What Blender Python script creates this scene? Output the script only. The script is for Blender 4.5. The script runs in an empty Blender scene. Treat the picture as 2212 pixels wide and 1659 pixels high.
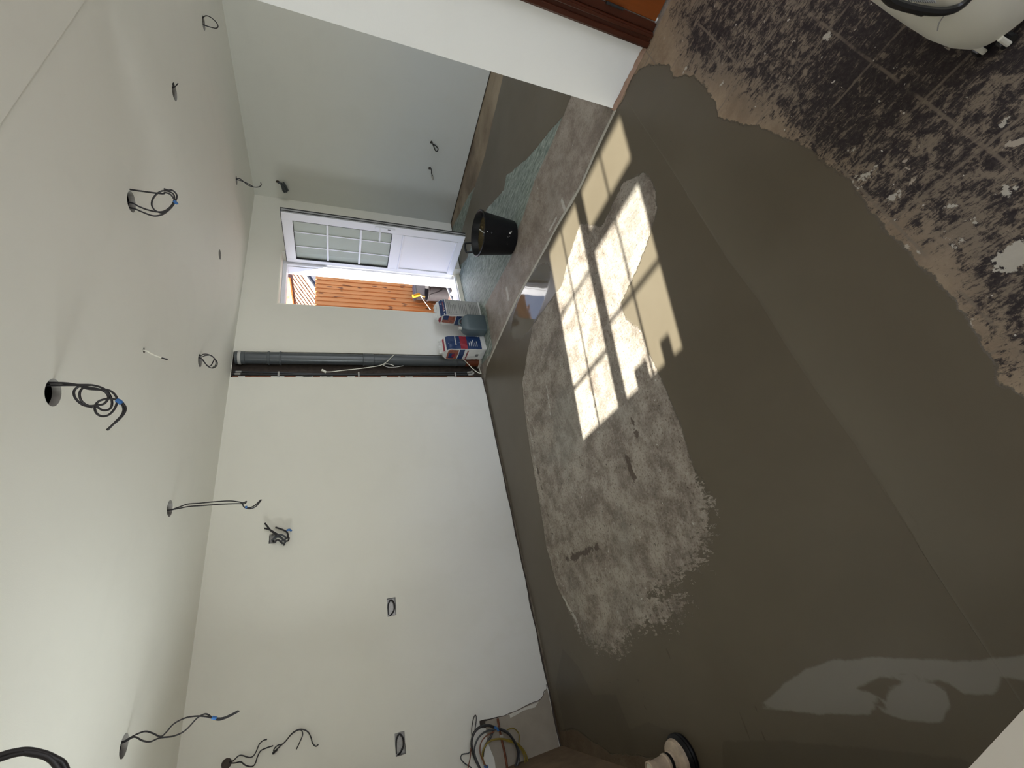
import bpy, bmesh, math, random
import numpy as np
from mathutils import Vector, Matrix, noise
from mathutils.geometry import delaunay_2d_cdt
random.seed(7)
SC = bpy.context.scene
COL = SC.collection
PI = math.pi

# ------------------------------------------------------------------ camera
YAW, PITCH, ROLL, FPX, EYE = 1.01625951, 0.402031305, 0.00534676, 908.8, 1.55
_f = np.array([math.cos(YAW)*math.cos(PITCH), math.sin(YAW)*math.cos(PITCH), -math.sin(PITCH)])
_r = np.array([math.sin(YAW), -math.cos(YAW), 0.0])
_d = np.cross(_f, _r)
_c, _s = math.cos(ROLL), math.sin(ROLL)
_r, _d = _c*_r + _s*_d, -_s*_r + _c*_d
cam_data = bpy.data.cameras.new('camera')
cam = bpy.data.objects.new('camera', cam_data)
COL.objects.link(cam)
SC.camera = cam
cam_data.sensor_fit = 'HORIZONTAL'
cam_data.sensor_width = 36.0
cam_data.lens = FPX/2212*36.0
cam_data.clip_start = 0.02
# the picture is taken with the phone on its side: picture right = world down
_x, _y, _z = _d, _r, -_f
cam.matrix_world = Matrix(((_x[0], _y[0], _z[0], 0), (_x[1], _y[1], _z[1], 0), (_x[2], _y[2], _z[2], EYE), (0, 0, 0, 1)))

# ------------------------------------------------------------------ world, sun, exposure
world = bpy.data.worlds.new('sky')
SC.world = world
world.use_nodes = True
wn = world.node_tree.nodes; wl = world.node_tree.links
wn.clear()
w_out = wn.new('ShaderNodeOutputWorld'); w_bg = wn.new('ShaderNodeBackground')
w_tc = wn.new('ShaderNodeTexCoord'); w_sep = wn.new('ShaderNodeSeparateXYZ'); w_rmp = wn.new('ShaderNodeValToRGB')
wl.new(w_tc.outputs['Generated'], w_sep.inputs[0]); wl.new(w_sep.outputs['Z'], w_rmp.inputs[0])
w_rmp.color_ramp.elements[0].position = 0.0; w_rmp.color_ramp.elements[0].color = (0.78, 0.84, 0.95, 1)
w_rmp.color_ramp.elements[1].position = 0.75; w_rmp.color_ramp.elements[1].color = (0.30, 0.46, 0.95, 1)
e = w_rmp.color_ramp.elements.new(0.18); e.color = (0.66, 0.77, 0.97, 1)
wl.new(w_rmp.outputs[0], w_bg.inputs[0]); wl.new(w_bg.outputs[0], w_out.inputs[0])
w_bg.inputs[1].default_value = 2.2

SUN_DIR = Vector((0.974, -0.226, -0.581)).normalized()
sun_d = bpy.data.lights.new('sun', 'SUN'); sun = bpy.data.objects.new('sun', sun_d); COL.objects.link(sun)
sun.rotation_euler = SUN_DIR.to_track_quat('-Z', 'Y').to_euler()
sun.location = (-8, 4, 6)
sun_d.energy = 33.0; sun_d.angle = math.radians(0.55); sun_d.color = (1.0, 0.965, 0.89)

def area(name, loc, direction, sx, sy, power, color):
    d = bpy.data.lights.new(name, 'AREA'); o = bpy.data.objects.new(name, d); COL.objects.link(o)
    d.shape = 'RECTANGLE'; d.size = sx; d.size_y = sy; d.energy = power; d.color = color
    o.location = loc; o.rotation_euler = Vector(direction).to_track_quat('-Z', 'Z').to_euler()
    return o
# daylight at the glazed window; the other two are added fill lamps (all behind the viewer)
area('daylight_window_side', (-1.20, 2.2, 1.58), (1, 0, 0.40), 1.1, 1.0, 52, (0.95, 0.98, 1.0))
area('added_fill_rear', (0.7, -2.62, 1.15), (0, 1, 0.50), 2.6, 2.0, 27, (1.0, 0.96, 0.90))  # fill lamp added at an invented rear opening
area('added_fill_annexe', (3.9, -2.3, 1.5), (0, 1, 0), 1.6, 1.2, 42, (0.90, 0.96, 1.0))  # fill lamp added to brighten the annexe, opening invented

SC.view_settings.view_transform = 'Standard'
SC.view_settings.look = 'None'
SC.view_settings.gamma = 1.0
SC.view_settings.use_curve_mapping = False
SC.view_settings.exposure = 0.12

# ------------------------------------------------------------------ survey helpers: sight line -> real surface
def ray(px, py):
    u, v = 1659-py, px
    return _r*(u-829.5)/FPX + _d*(v-1106)/FPX + _f
def on_z(px, py, z):
    d = ray(px, py); t = (z-EYE)/d[2]; return Vector((d[0]*t, d[1]*t, z))
def on_y(px, py, y):
    d = ray(px, py); t = y/d[1]; return Vector((d[0]*t, y, EYE+d[2]*t))
def xz(p): return (p.x, p.z)
def on_x(px, py, x):
    d = ray(px, py); t = x/d[0]; return Vector((x, d[1]*t, EYE+d[2]*t))
def on_drop(px, py, a):
    """point on the upright plane through a that faces the viewer"""
    n = Vector((a[0], a[1], 0)).normalized(); d = Vector(ray(px, py)); t = (Vector(a)-Vector((0, 0, EYE))).dot(n)/d.dot(n)
    return d*t + Vector((0, 0, EYE))

# ------------------------------------------------------------------ materials
MATS = {}
def nodes(name):
    m = bpy.data.materials.new(name); m.use_nodes = True
    nt = m.node_tree; b = nt.nodes['Principled BSDF']
    MATS[name] = m
    return m, nt, b
def N(nt, typ, **kw):
    n = nt.nodes.new(typ)
    for k, v in kw.items():
        if k.startswith('i_'):
            key = k[2:]
            n.inputs[int(key) if key.isdigit() else key].default_value = v
        else: setattr(n, k, v)
    return n
def L(nt, a, b): nt.links.new(a, b)
def mixc(nt, fac, a, b):
    n = N(nt, 'ShaderNodeMix', data_type='RGBA')
    for sock, v in ((n.inputs[0], fac), (n.inputs[6], a), (n.inputs[7], b)):
        if hasattr(v, 'links'): L(nt, v, sock)
        elif isinstance(v, (int, float)): sock.default_value = v
        else: sock.default_value = (*v, 1) if len(v) == 3 else v
    return n.outputs[2]
def mth(nt, op, a, b=None, c=None, clamp=False):
    n = N(nt, 'ShaderNodeMath', operation=op, use_clamp=clamp)
    for i, v in enumerate((a, b, c)):
        if v is None: continue
        if hasattr(v, 'links'): L(nt, v, n.inputs[i])
        else: n.inputs[i].default_value = v
    return n.outputs[0]
def sstep(nt, v, lo, hi):
    n = N(nt, 'ShaderNodeMapRange', interpolation_type='SMOOTHSTEP')
    L(nt, v, n.inputs[0]); n.inputs[1].default_value = lo; n.inputs[2].default_value = hi
    return n.outputs[0]
def noise_n(nt, co, scale, detail=4, rough=0.55, dist=0.0):
    n = N(nt, 'ShaderNodeTexNoise'); n.inputs['Scale'].default_value = scale; n.inputs['Detail'].default_value = detail
    n.inputs['Roughness'].default_value = rough; n.inputs['Distortion'].default_value = dist
    if co is not None: L(nt, co, n.inputs['Vector'])
    return n.outputs[0]
def bump(nt, h, strength, dist, bsdf):
    n = N(nt, 'ShaderNodeBump'); n.inputs['Strength'].default_value = strength; n.inputs['Distance'].default_value = dist
    L(nt, h, n.inputs['Height']); L(nt, n.outputs[0], bsdf.inputs['Normal']); return n
def obj_co(nt):
    return N(nt, 'ShaderNodeTexCoord').outputs['Object']
def simple(name, col, rough=0.5, metal=0.0, var=0.12, scale=8.0, bmp=0.0, spec=0.5, stretch=None):
    m, nt, b = nodes(name)
    co = obj_co(nt)
    if stretch:
        mp = N(nt, 'ShaderNodeMapping'); mp.inputs['Scale'].default_value = stretch; L(nt, co, mp.inputs[0]); co = mp.outputs[0]
    f = noise_n(nt, co, scale)
    dark = tuple(c*(1-var) for c in col); lite = tuple(min(1, c*(1+var)) for c in col)
    L(nt, mixc(nt, f, dark, lite), b.inputs['Base Color'])
    b.inputs['Roughness'].default_value = rough; b.inputs['Metallic'].default_value = metal
    b.inputs['Specular IOR Level'].default_value = spec
    if bmp: bump(nt, f, bmp, 0.01, b)
    return m

def plaster(name, top, low, split=1.0, soft=0.9):
    m, nt, b = nodes(name)
    co = obj_co(nt)
    sep = N(nt, 'ShaderNodeSeparateXYZ'); L(nt, co, sep.inputs[0])
    big = noise_n(nt, co, 0.9, 3); med = noise_n(nt, co, 3.2, 4, 0.6, 0.6)
    h = mth(nt, 'ADD', sep.outputs['Z'], mth(nt, 'MULTIPLY', big, 0.8))
    f = sstep(nt, h, split-soft/2, split+soft)
    base = mixc(nt, f, low, top)
    c2 = mixc(nt, mth(nt, 'MULTIPLY', sstep(nt, med, 0.45, 0.75), 0.16), base, tuple(c*0.86 for c in top))
    L(nt, c2, b.inputs['Base Color'])
    b.inputs['Roughness'].default_value = 0.62
    fine = noise_n(nt, co, 220, 2)
    hh = mth(nt, 'ADD', mth(nt, 'MULTIPLY', fine, 0.15), med)
    bump(nt, hh, 0.12, 0.012, b)
    return m
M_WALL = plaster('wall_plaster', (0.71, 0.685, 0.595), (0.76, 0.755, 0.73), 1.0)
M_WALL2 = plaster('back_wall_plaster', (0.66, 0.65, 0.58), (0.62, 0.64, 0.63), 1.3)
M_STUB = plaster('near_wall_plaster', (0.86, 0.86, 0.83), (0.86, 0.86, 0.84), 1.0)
M_CEIL = plaster('ceiling_plaster', (0.82, 0.80, 0.71), (0.82, 0.80, 0.71), 1.0)
M_BACK = simple('dark_masonry', (0.07, 0.055, 0.045), 0.95, var=0.5, scale=30, bmp=0.5)
M_GYP = simple('cut_board_edge', (0.30, 0.28, 0.25), 0.9)
M_VOID = simple('void_black', (0.02, 0.018, 0.016), 1.0)
M_BARE = simple('bare_brown_plaster', (0.15, 0.10, 0.06), 0.95, var=0.55, scale=9, bmp=0.6)
M_PATCH = simple('grey_repair_plaster', (0.34, 0.30, 0.25), 0.8, var=0.12, scale=12, bmp=0.15)
M_SMEAR = simple('white_filler', (0.62, 0.60, 0.55), 0.8, var=0.1, scale=30, bmp=0.15)
M_UPVC = simple('white_upvc', (0.80, 0.81, 0.86), 0.32, var=0.02, scale=3)
M_CREAM = simple('cream_lining', (0.80, 0.77, 0.66), 0.45, var=0.06)
M_GASKET = simple('black_gasket', (0.015, 0.015, 0.015), 0.6)
M_GREYEDGE = simple('grey_edge_profile', (0.33, 0.33, 0.33), 0.5, var=0.05)
M_BLACKP = simple('black_rubber', (0.005, 0.005, 0.006), 0.42, var=0.5, scale=18, bmp=0.1, spec=0.22)
M_CABLE = simple('dark_cable', (0.013, 0.011, 0.012), 0.45)
M_CABLEG = simple('grey_cable', (0.045, 0.05, 0.055), 0.45)
M_YELLOW = simple('yellow_green_cable', (0.22, 0.16, 0.02), 0.5, var=0.4, scale=14)
M_REDC = simple('brown_cable', (0.16, 0.05, 0.02), 0.5)
M_BLUET = simple('blue_tape', (0.03, 0.13, 0.36), 0.4)
M_WHITEC = simple('white_cable', (0.70, 0.68, 0.58), 0.4)
M_PIPE = simple('grey_soil_pipe', (0.072, 0.080, 0.084), 0.30, var=0.15, scale=6)
M_PIPE2 = simple('terracotta_pipe', (0.13, 0.03, 0.009), 0.42, var=0.25, scale=20)
M_COPPER = simple('painted_copper', (0.22, 0.09, 0.05), 0.4, 0.5, var=0.6, scale=30)
M_STRAP = simple('pale_strap', (0.42, 0.41, 0.38), 0.5)
M_STEEL = simple('galvanised_box', (0.32, 0.31, 0.29), 0.42, 0.6, var=0.3, scale=60)
M_WIN = simple('window_upvc', (0.80, 0.80, 0.80), 0.35, var=0.02)
M_SHEEN = simple('white_appliance', (0.84, 0.82, 0.72), 0.35, var=0.05, scale=3)
M_APPDARK = simple('black_trim_band', (0.02, 0.02, 0.02), 0.3)
M_JUG = simple('blue_grey_jerrycan', (0.085, 0.115, 0.13), 0.4, var=0.1)
M_SACK = simple('white_sack', (0.62, 0.62, 0.60), 0.38, var=0.08, scale=14, bmp=0.3)
M_SBLUE = simple('print_blue', (0.012, 0.035, 0.115), 0.4, var=0.25, scale=40)
M_SRED = simple('print_red', (0.26, 0.02, 0.035), 0.4, var=0.3, scale=40)
M_SORANGE = simple('print_orange', (0.26, 0.075, 0.045), 0.4, var=0.9, scale=45)
M_SGREY = simple('print_grey', (0.36, 0.36, 0.34), 0.45, var=0.1, scale=60)
M_SLINE = simple('print_dark_grey', (0.17, 0.17, 0.17), 0.5)
M_MORTAR = simple('pale_mortar', (0.44, 0.41, 0.35), 0.7, var=0.2, scale=40, bmp=0.4)
M_DOORW = simple('varnished_orange_wood', (0.20, 0.050, 0.008), 0.28, var=0.35, scale=5, stretch=(6, 6, 0.5))
M_ARCH = simple('dark_red_brown_wood', (0.055, 0.013, 0.005), 0.28, var=0.4, scale=6, stretch=(5, 5, 0.5))
M_FEED = simple('dirty_white_pipe', (0.46, 0.37, 0.28), 0.45, var=0.5, scale=26)
M_WATER = simple('murky_water', (0.10, 0.075, 0.035), 0.12, var=0.3, scale=8)
M_CAB = simple('pale_cabinet', (0.74, 0.70, 0.64), 0.4, var=0.03)
M_YTOOL = simple('yellow_plastic', (0.75, 0.36, 0.02), 0.4)
M_BRASS = simple('brass_fitting', (0.55, 0.38, 0.14), 0.3, 0.8)
M_GROUND = simple('pink_paving', (0.13, 0.075, 0.06), 0.9, var=0.25, scale=9)
M_CEMENTB = simple('cement_dust_black', (0.016, 0.013, 0.015), 0.6, var=0.6, scale=18)
M_SLATE = simple('shaded_slate', (0.06, 0.06, 0.07), 0.7, var=0.3, scale=8)
M_GUTTER = simple('grey_gutter', (0.20, 0.20, 0.20), 0.5)
M_ROOFT = simple('clay_roof_tile', (0.27, 0.14, 0.09), 0.85, var=0.3, scale=5)
M_OUTWALL = simple('outside_render', (0.55, 0.50, 0.42), 0.9)

def mat_fence():
    m, nt, b = nodes('orange_stained_timber')
    va = N(nt, 'ShaderNodeVectorMath', operation='ADD'); oi = N(nt, 'ShaderNodeObjectInfo'); L(nt, obj_co(nt), va.inputs[0])
    cx_ = N(nt, 'ShaderNodeCombineXYZ'); L(nt, mth(nt, 'MULTIPLY', oi.outputs['Random'], 31.0), cx_.inputs[2]); L(nt, cx_.outputs[0], va.inputs[1])
    co = va.outputs[0]
    mp = N(nt, 'ShaderNodeMapping'); mp.inputs['Scale'].default_value = (14, 14, 0.7); L(nt, co, mp.inputs[0])
    g = noise_n(nt, mp.outputs[0], 3.0, 5, 0.6, 0.4)
    base = mixc(nt, g, (0.52, 0.18, 0.040), (0.88, 0.39, 0.12))
    mp2 = N(nt, 'ShaderNodeMapping'); mp2.inputs['Scale'].default_value = (9, 9, 3.0); L(nt, co, mp2.inputs[0])
    k = noise_n(nt, mp2.outputs[0], 1.6, 2, 0.4)
    base = mixc(nt, mth(nt, 'MULTIPLY', sstep(nt, k, 0.62, 0.70), 0.85), base, (0.10, 0.028, 0.01))
    L(nt, base, b.inputs['Base Color']); b.inputs['Roughness'].default_value = 0.75
    return m
M_FENCE = mat_fence()

def mat_clear():
    m, nt, b = nodes('clear_glass')
    nt.nodes.remove(b); out = nt.nodes['Material Output']
    t = N(nt, 'ShaderNodeBsdfTransparent'); t.inputs[0].default_value = (0.96, 0.98, 0.97, 1)
    g = N(nt, 'ShaderNodeBsdfGlossy'); g.inputs['Roughness'].default_value = 0.02
    fr = N(nt, 'ShaderNodeFresnel'); fr.inputs[0].default_value = 1.45
    mx = N(nt, 'ShaderNodeMixShader'); L(nt, fr.outputs[0], mx.inputs[0]); L(nt, t.outputs[0], mx.inputs[1]); L(nt, g.outputs[0], mx.inputs[2])
    L(nt, mx.outputs[0], out.inputs[0]); return m
M_GLASS = mat_clear()
def mat_frosted():
    m, nt, b = nodes('textured_obscure_glass')
    co = obj_co(nt)
    f = noise_n(nt, co, 46, 3, 0.6, 1.5)
    b.inputs['Base Color'].default_value = (0.80, 0.86, 0.82, 1)
    b.inputs['Roughness'].default_value = 0.22; b.inputs['Transmission Weight'].default_value = 0.8
    b.inputs['IOR'].default_value = 1.35
    bump(nt, f, 0.7, 0.004, b)
    return m
M_FROST = mat_frosted()

# ------------------------------------------------------------------ mesh helpers
def add(name, verts, faces, mat, parent=None, smooth=False):
    me = bpy.data.meshes.new(name); me.from_pydata([tuple(v) for v in verts], [], faces); me.update()
    if mat: me.materials.append(mat)
    if smooth:
        for p in me.polygons: p.use_smooth = True
    o = bpy.data.objects.new(name, me); COL.objects.link(o)
    if parent: o.parent = parent; o.matrix_parent_inverse = Matrix()
    return o
def from_bm(name, bm, mat, parent=None, smooth=False):
    bmesh.ops.recalc_face_normals(bm, faces=bm.faces)
    me = bpy.data.meshes.new(name); bm.to_mesh(me); bm.free()
    if mat: me.materials.append(mat)
    if smooth:
        for p in me.polygons: p.use_smooth = True
    o = bpy.data.objects.new(name, me); COL.objects.link(o)
    if parent: o.parent = parent
    return o
def thing(name, label, cat, loc=(0, 0, 0), rz=0.0, group=None):
    o = bpy.data.objects.new(name, None); COL.objects.link(o); o.empty_display_size = 0.1
    o.location = loc; o.rotation_euler = (0, 0, rz); o['label'] = label; o['category'] = cat
    if group: o['group'] = group
    return o
def tag(o, label, cat, group=None):
    o['label'] = label; o['category'] = cat
    if group: o['group'] = group
    return o
def struct(o): o['kind'] = 'structure'; return o
def bm_box(bm, lo, hi, bev=0.0, mat=None):
    vs = [bm.verts.new(((lo[0], hi[0])[i & 1], (lo[1], hi[1])[(i >> 1) & 1], (lo[2], hi[2])[(i >> 2) & 1])) for i in range(8)]
    if mat is not None:
        for v in vs: v.co = mat @ v.co
    fs = [bm.faces.new([vs[i] for i in q]) for q in ((0, 2, 3, 1), (4, 5, 7, 6), (0, 1, 5, 4), (2, 6, 7, 3), (0, 4, 6, 2), (1, 3, 7, 5))]
    if bev > 0:
        es = list({e for f in fs for e in f.edges})
        bmesh.ops.bevel(bm, geom=es, offset=bev, segments=2, affect='EDGES', profile=0.5)
def box(name, lo, hi, mat, parent=None, bev=0.0, m=None):
    bm = bmesh.new(); bm_box(bm, lo, hi, bev, m); return from_bm(name, bm, mat, parent)
def catmull(P, k=6):
    P = [Vector(p) for p in P]
    if len(P) < 3: return P
    Q = [P[0]*2-P[1]] + P + [P[-1]*2-P[-2]]; out = []
    for i in range(1, len(Q)-2):
        a, b, c, d = Q[i-1:i+3]
        for j in range(k):
            t = j/k
            out.append(0.5*((2*b)+(c-a)*t+(2*a-5*b+4*c-d)*t*t+(3*b-a-3*c+d)*t**3))
    out.append(P[-1]); return out
def bm_tube(bm, P, r, n=8, caps=True):
    P = [Vector(p) for p in P]
    P = [p for i, p in enumerate(P) if i == 0 or (p-P[i-1]).length > 1e-5]
    T = [(P[min(i+1, len(P)-1)]-P[max(i-1, 0)]).normalized() for i in range(len(P))]
    a = T[0].orthogonal().normalized(); rings = []
    for i, (p, t) in enumerate(zip(P, T)):
        a = (a - t*a.dot(t)).normalized(); b = t.cross(a)
        rr = r[i] if isinstance(r, (list, tuple)) else r
        rings.append([bm.verts.new(p + (a*math.cos(2*PI*k/n) + b*math.sin(2*PI*k/n))*rr) for k in range(n)])
    for i in range(len(rings)-1):
        for k in range(n): bm.faces.new((rings[i][k], rings[i][(k+1) % n], rings[i+1][(k+1) % n], rings[i+1][k]))
    if caps: bm.faces.new(rings[0][::-1]); bm.faces.new(rings[-1])
def tube(name, P, r, mat, parent=None, n=8, smooth_path=True, k=6):
    bm = bmesh.new(); bm_tube(bm, catmull(P, k) if smooth_path else P, r, n); return from_bm(name, bm, mat, parent, True)
def bm_lathe(bm, prof, n=32, c=(0, 0, 0), cap=(False, False)):
    rings = [[bm.verts.new((c[0]+r*math.cos(2*PI*k/n), c[1]+r*math.sin(2*PI*k/n), c[2]+z)) for k in range(n)] for r, z in prof]
    for i in range(len(rings)-1):
        for k in range(n): bm.faces.new((rings[i][k], rings[i][(k+1) % n], rings[i+1][(k+1) % n], rings[i+1][k]))
    if cap[0]: bm.faces.new(rings[0][::-1])
    if cap[1]: bm.faces.new(rings[-1])
def lathe(name, prof, mat, parent=None, n=32, c=(0, 0, 0), cap=(False, False), smooth=True):
    bm = bmesh.new(); bm_lathe(bm, prof, n, c, cap); o = from_bm(name, bm, mat, parent, smooth)
    return o
def inside(p, poly):
    c = False; n = len(poly)
    for i in range(n):
        a, b = poly[i], poly[(i+1) % n]
        if (a[1] > p[1]) != (b[1] > p[1]) and p[0] < (b[0]-a[0])*(p[1]-a[1])/(b[1]-a[1])+a[0]: c = not c
    return c
def plate(name, outer, holes, th, to3, mat, parent=None, edge=None):
    """flat sheet with real holes: front at depth 0, back at depth th; to3(a, b, depth) -> xyz"""
    loops = [outer]+holes; pts = []; edges = []
    for lp in loops:
        s = len(pts); pts += [Vector(p) for p in lp]; edges += [(s+i, s+(i+1) % len(lp)) for i in range(len(lp))]
    vo, eo, fo, ov, _, _ = delaunay_2d_cdt(pts, edges, [], 0, 1e-6)
    keep = []
    for f in fo:
        c = sum((vo[i] for i in f), Vector((0, 0)))/len(f)
        if inside(c, outer) and not any(inside(c, h) for h in holes): keep.append(f)
    n = len(vo)
    V = [to3(v[0], v[1], 0) for v in vo]+[to3(v[0], v[1], th) for v in vo]
    F = [tuple(f) for f in keep]+[tuple(i+n for i in reversed(f)) for f in keep]
    cnt = {}
    for f in keep:
        for i in range(len(f)):
            e = (f[i], f[(i+1) % len(f)]); cnt[e] = 1
    for (a, b) in cnt:
        if (b, a) not in cnt: F.append((b, a, a+n, b+n))
    o = add(name, V, F, mat, parent)
    if edge:
        o.data.materials.append(edge)
        for p in o.data.polygons[2*len(keep):]: p.material_index = 1
    return o
def rect(x0, z0, x1, z1): return [(x0, z0), (x1, z0), (x1, z1), (x0, z1)]
def circ(cx, cy, r, n=28): return [(cx+r*math.cos(2*PI*k/n), cy+r*math.sin(2*PI*k/n)) for k in range(n)]

# ------------------------------------------------------------------ dimensions
YW, XW2, XST, YST, XWIN, CE = 3.741, 4.99, 2.475, 0.893, -0.85, 2.40
YBACK = -2.6

# ------------------------------------------------------------------ floor (one slab, coating zones held as distance fields)
def P0(lst): return [tuple(on_z(x, y, 0)[:2]) for x, y in lst]
RIDGE_PX = [(1330, 236), (1290, 320), (1255, 400), (1228, 447), (1205, 485), (1180, 532), (1148, 590), (1120, 640), (1090, 705), (1065, 760), (1052, 790)]
ridge = P0(RIDGE_PX)
bare = P0([(1253, 482), (1300, 492), (1345, 395), (1392, 372), (1412, 400), (1420, 450), (1396, 530), (1372, 590), (1340, 655), (1352, 690), (1386, 715), (1398, 755), (1420, 800),
           (1470, 920), (1500, 1020), (1532, 1080), (1532, 1150), (1512, 1205), (1495, 1225), (1450, 1258), (1408, 1282), (1400, 1292), (1440, 1290), (1484, 1290), (1470, 1325), (1440, 1345), (1385, 1350), (1362, 1362),
           (1342, 1405), (1290, 1400), (1255, 1370), (1230, 1320), (1205, 1270), (1180, 1180), (1165, 1080), (1148, 990), (1135, 900),
           (1128, 830), (1140, 760), (1152, 700), (1186, 655), (1212, 618), (1228, 560)])
s1 = ridge[::-1]+P0([(1345, 215), (1362, 172), (1385, 146), (1422, 138), (1446, 141), (1455, 165), (1500, 160), (1522, 185), (1545, 215), (1552, 252), (1578, 262),
         (1640, 272), (1720, 305), (1780, 340), (1840, 395), (1895, 470), (1960, 545), (2040, 615), (2100, 700), (2140, 760), (2165, 808), (2145, 826), (2168, 828), (2190, 842), (2240, 885)])
s1 += [(0.3, -0.1), (-0.4, -0.4), (-0.76, 0.4), (-0.77, 2.7), (-0.80, 3.0), (-0.72, 3.45), (-0.76, 3.72), (2.35, 3.74)]
s2 = P0([(1233, 208), (1218, 249), (1187, 285), (1145, 337), (1093, 381), (1089, 410), (1054, 449), (1035, 480), (1008, 560), (992, 575), (997, 502), (1017, 430), (1047, 337), (1087, 164)])
s2 += [(4.60, -0.5), (3.1, -0.5)]
green = P0([(1233, 208), (1192, 309), (1155, 389), (1130, 467), (1114, 506), (1105, 554), (1048, 660), (1064, 750)])+[(2.50, 3.45), (2.62, 3.9), (4.0, 4.0), (4.9, 3.74), (4.6, 3.0), (3.9, 1.9), (3.2, 0.9)]
light = P0([(1638, 1528), (1690, 1480), (1740, 1445), (1800, 1425), (1900, 1418), (2000, 1424), (2100, 1428), (2160, 1420), (2212, 1413), (2300, 1410), (2300, 1490), (2165, 1462), (2152, 1500),
            (2080, 1500), (2040, 1470), (1960, 1458), (1900, 1465), (1850, 1488), (1900, 1500), (1880, 1545), (1770, 1545), (1700, 1536)])
light2 = P0([(1960, 1460), (2040, 1478), (2060, 1520), (2040, 1565), (1960, 1562), (1900, 1540), (1915, 1490)])
black = P0([(1475, 20), (1500, 120), (1530, 150), (1590, 150), (1640, 200), (1700, 230), (1790, 330), (1850, 330), (1880, 380), (1900, 430), (1985, 440), (2010, 480), (2040, 520), (2080, 540), (2110, 590),
            (2140, 640), (2200, 700), (2260, 780)])+[(0.35, -0.5), (0.35, -2.5), (2.2, -2.5), (2.25, 0.35)]
trowel = P0([(1480, 430), (1560, 545), (1640, 650), (1700, 750), (1760, 840), (1840, 950), (1930, 1070), (1990, 1150)])

gx = np.arange(-0.85, 5.08, 0.02); gy = np.arange(-2.6, 4.16, 0.02)
GX, GY = np.meshgrid(gx, gy, indexing='ij'); QX = GX.ravel(); QY = GY.ravel()
def seg_dist(poly, closed=True):
    d = np.full(QX.shape, 9.0); n = len(poly)
    for i in range(n if closed else n-1):
        ax_, ay_ = poly[i]; bx_, by_ = poly[(i+1) % n]
        ex, ey = bx_-ax_, by_-ay_; l2 = ex*ex+ey*ey+1e-12
        t = np.clip(((QX-ax_)*ex+(QY-ay_)*ey)/l2, 0, 1)
        d = np.minimum(d, np.hypot(QX-ax_-t*ex, QY-ay_-t*ey))
    return d
def sdf(poly):
    d = seg_dist(poly); ins = np.zeros(QX.shape, bool); n = len(poly)
    for i in range(n):
        ax_, ay_ = poly[i]; bx_, by_ = poly[(i+1) % n]
        if ay_ == by_: continue
        c = ((ay_ > QY) != (by_ > QY)) & (QX < (bx_-ax_)*(QY-ay_)/(by_-ay_)+ax_)
        ins ^= c
    return np.where(ins, d, -d)
D = {}
D['d_screed'] = np.maximum(np.minimum(sdf(s1), -sdf(bare)), sdf(s2))
D['d_green'] = sdf(green)
D['d_light'] = np.maximum(sdf(light), sdf(light2)-0.004)
D['d_black'] = sdf(black)
D['d_trowel'] = np.minimum(seg_dist(trowel, False), 0.5)
# signed side of the trowel line
sgn = np.sign(QY-0.81-0.0*QX); D['d_side'] = np.clip(sgn*D['d_trowel'], -0.5, 0.5)
STAINS = [(1225, 1208, 1292, 1182, 0.016), (1352, 985, 1368, 1030, 0.02), (1364, 905, 1392, 985, 0.006), (1270, 1262, 1305, 1250, 0.004), (1160, 1010, 1192, 1150, 0.004)]
st = np.full(QX.shape, 9.0)
for x0, y0, x1, y1, w in STAINS: st = np.minimum(st, seg_dist(P0([(x0, y0), (x1, y1)]), False)-w)
D['d_stain'] = -st
gg = np.full(QX.shape, 9.0)
for pl, w in (([(1480, 398), (1481, 412)], .003), ([(1483, 420), (1484, 432), (1477, 438)], .003), ([(1484, 440), (1488, 455), (1492, 470)], .003), ([(1530, 706), (1531, 712)], .004), ([(1630, 1522), (1640, 1560), (1652, 1600)], .006),
              ([(1597, 1535), (1608, 1565), (1620, 1602)], .005), ([(1438, 1400), (1450, 1425)], .008), ([(1480, 1385), (1550, 1376)], .003), ([(1300, 1482), (1345, 1462), (1380, 1468), (1390, 1500), (1392, 1530), (1408, 1545)], .004), ([(1370, 265), (1420, 298), (1490, 318), (1532, 322)], .003)):
    gg = np.minimum(gg, seg_dist(P0(pl), False)-w)
D['d_gouge'] = -gg
pl_ = np.full(QX.shape, 9.0)
for pl, w in (([(1180, 285), (1172, 330), (1164, 378)], .006), ([(1161, 398), (1163, 440)], .004), ([(1094, 622), (1098, 646)], .020), ([(1213, 432), (1220, 452)], .015), ([(1202, 470), (1186, 500)], .012), ([(1147, 700), (1133, 800), (1140, 900), (1160, 1020)], .006), ([(1180, 830), (1190, 900)], .008),
              ([(1215, 1290), (1245, 1340), (1255, 1375)], .012), ([(1060, 735), (1052, 775)], .012)):
    pl_ = np.minimum(pl_, seg_dist(P0(pl), False)-w)
D['d_pale'] = -pl_
D['d_damp_shade'] = np.maximum(sdf(P0([(1215, 1400), (1200, 1480), (1225, 1600), (1290, 1640), (1400, 1659), (1500, 1659), (1490, 1600), (1440, 1575), (1400, 1560), (1360, 1575), (1330, 1500), (1280, 1500), (1250, 1440)])), sdf(P0([(1560, 1600), (1700, 1600), (1900, 1618), (2100, 1640), (2100, 1720), (1560, 1720)])))  # damp areas, with the natural shade there painted in too
sp_ = np.full(QX.shape, 9.0)
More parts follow.
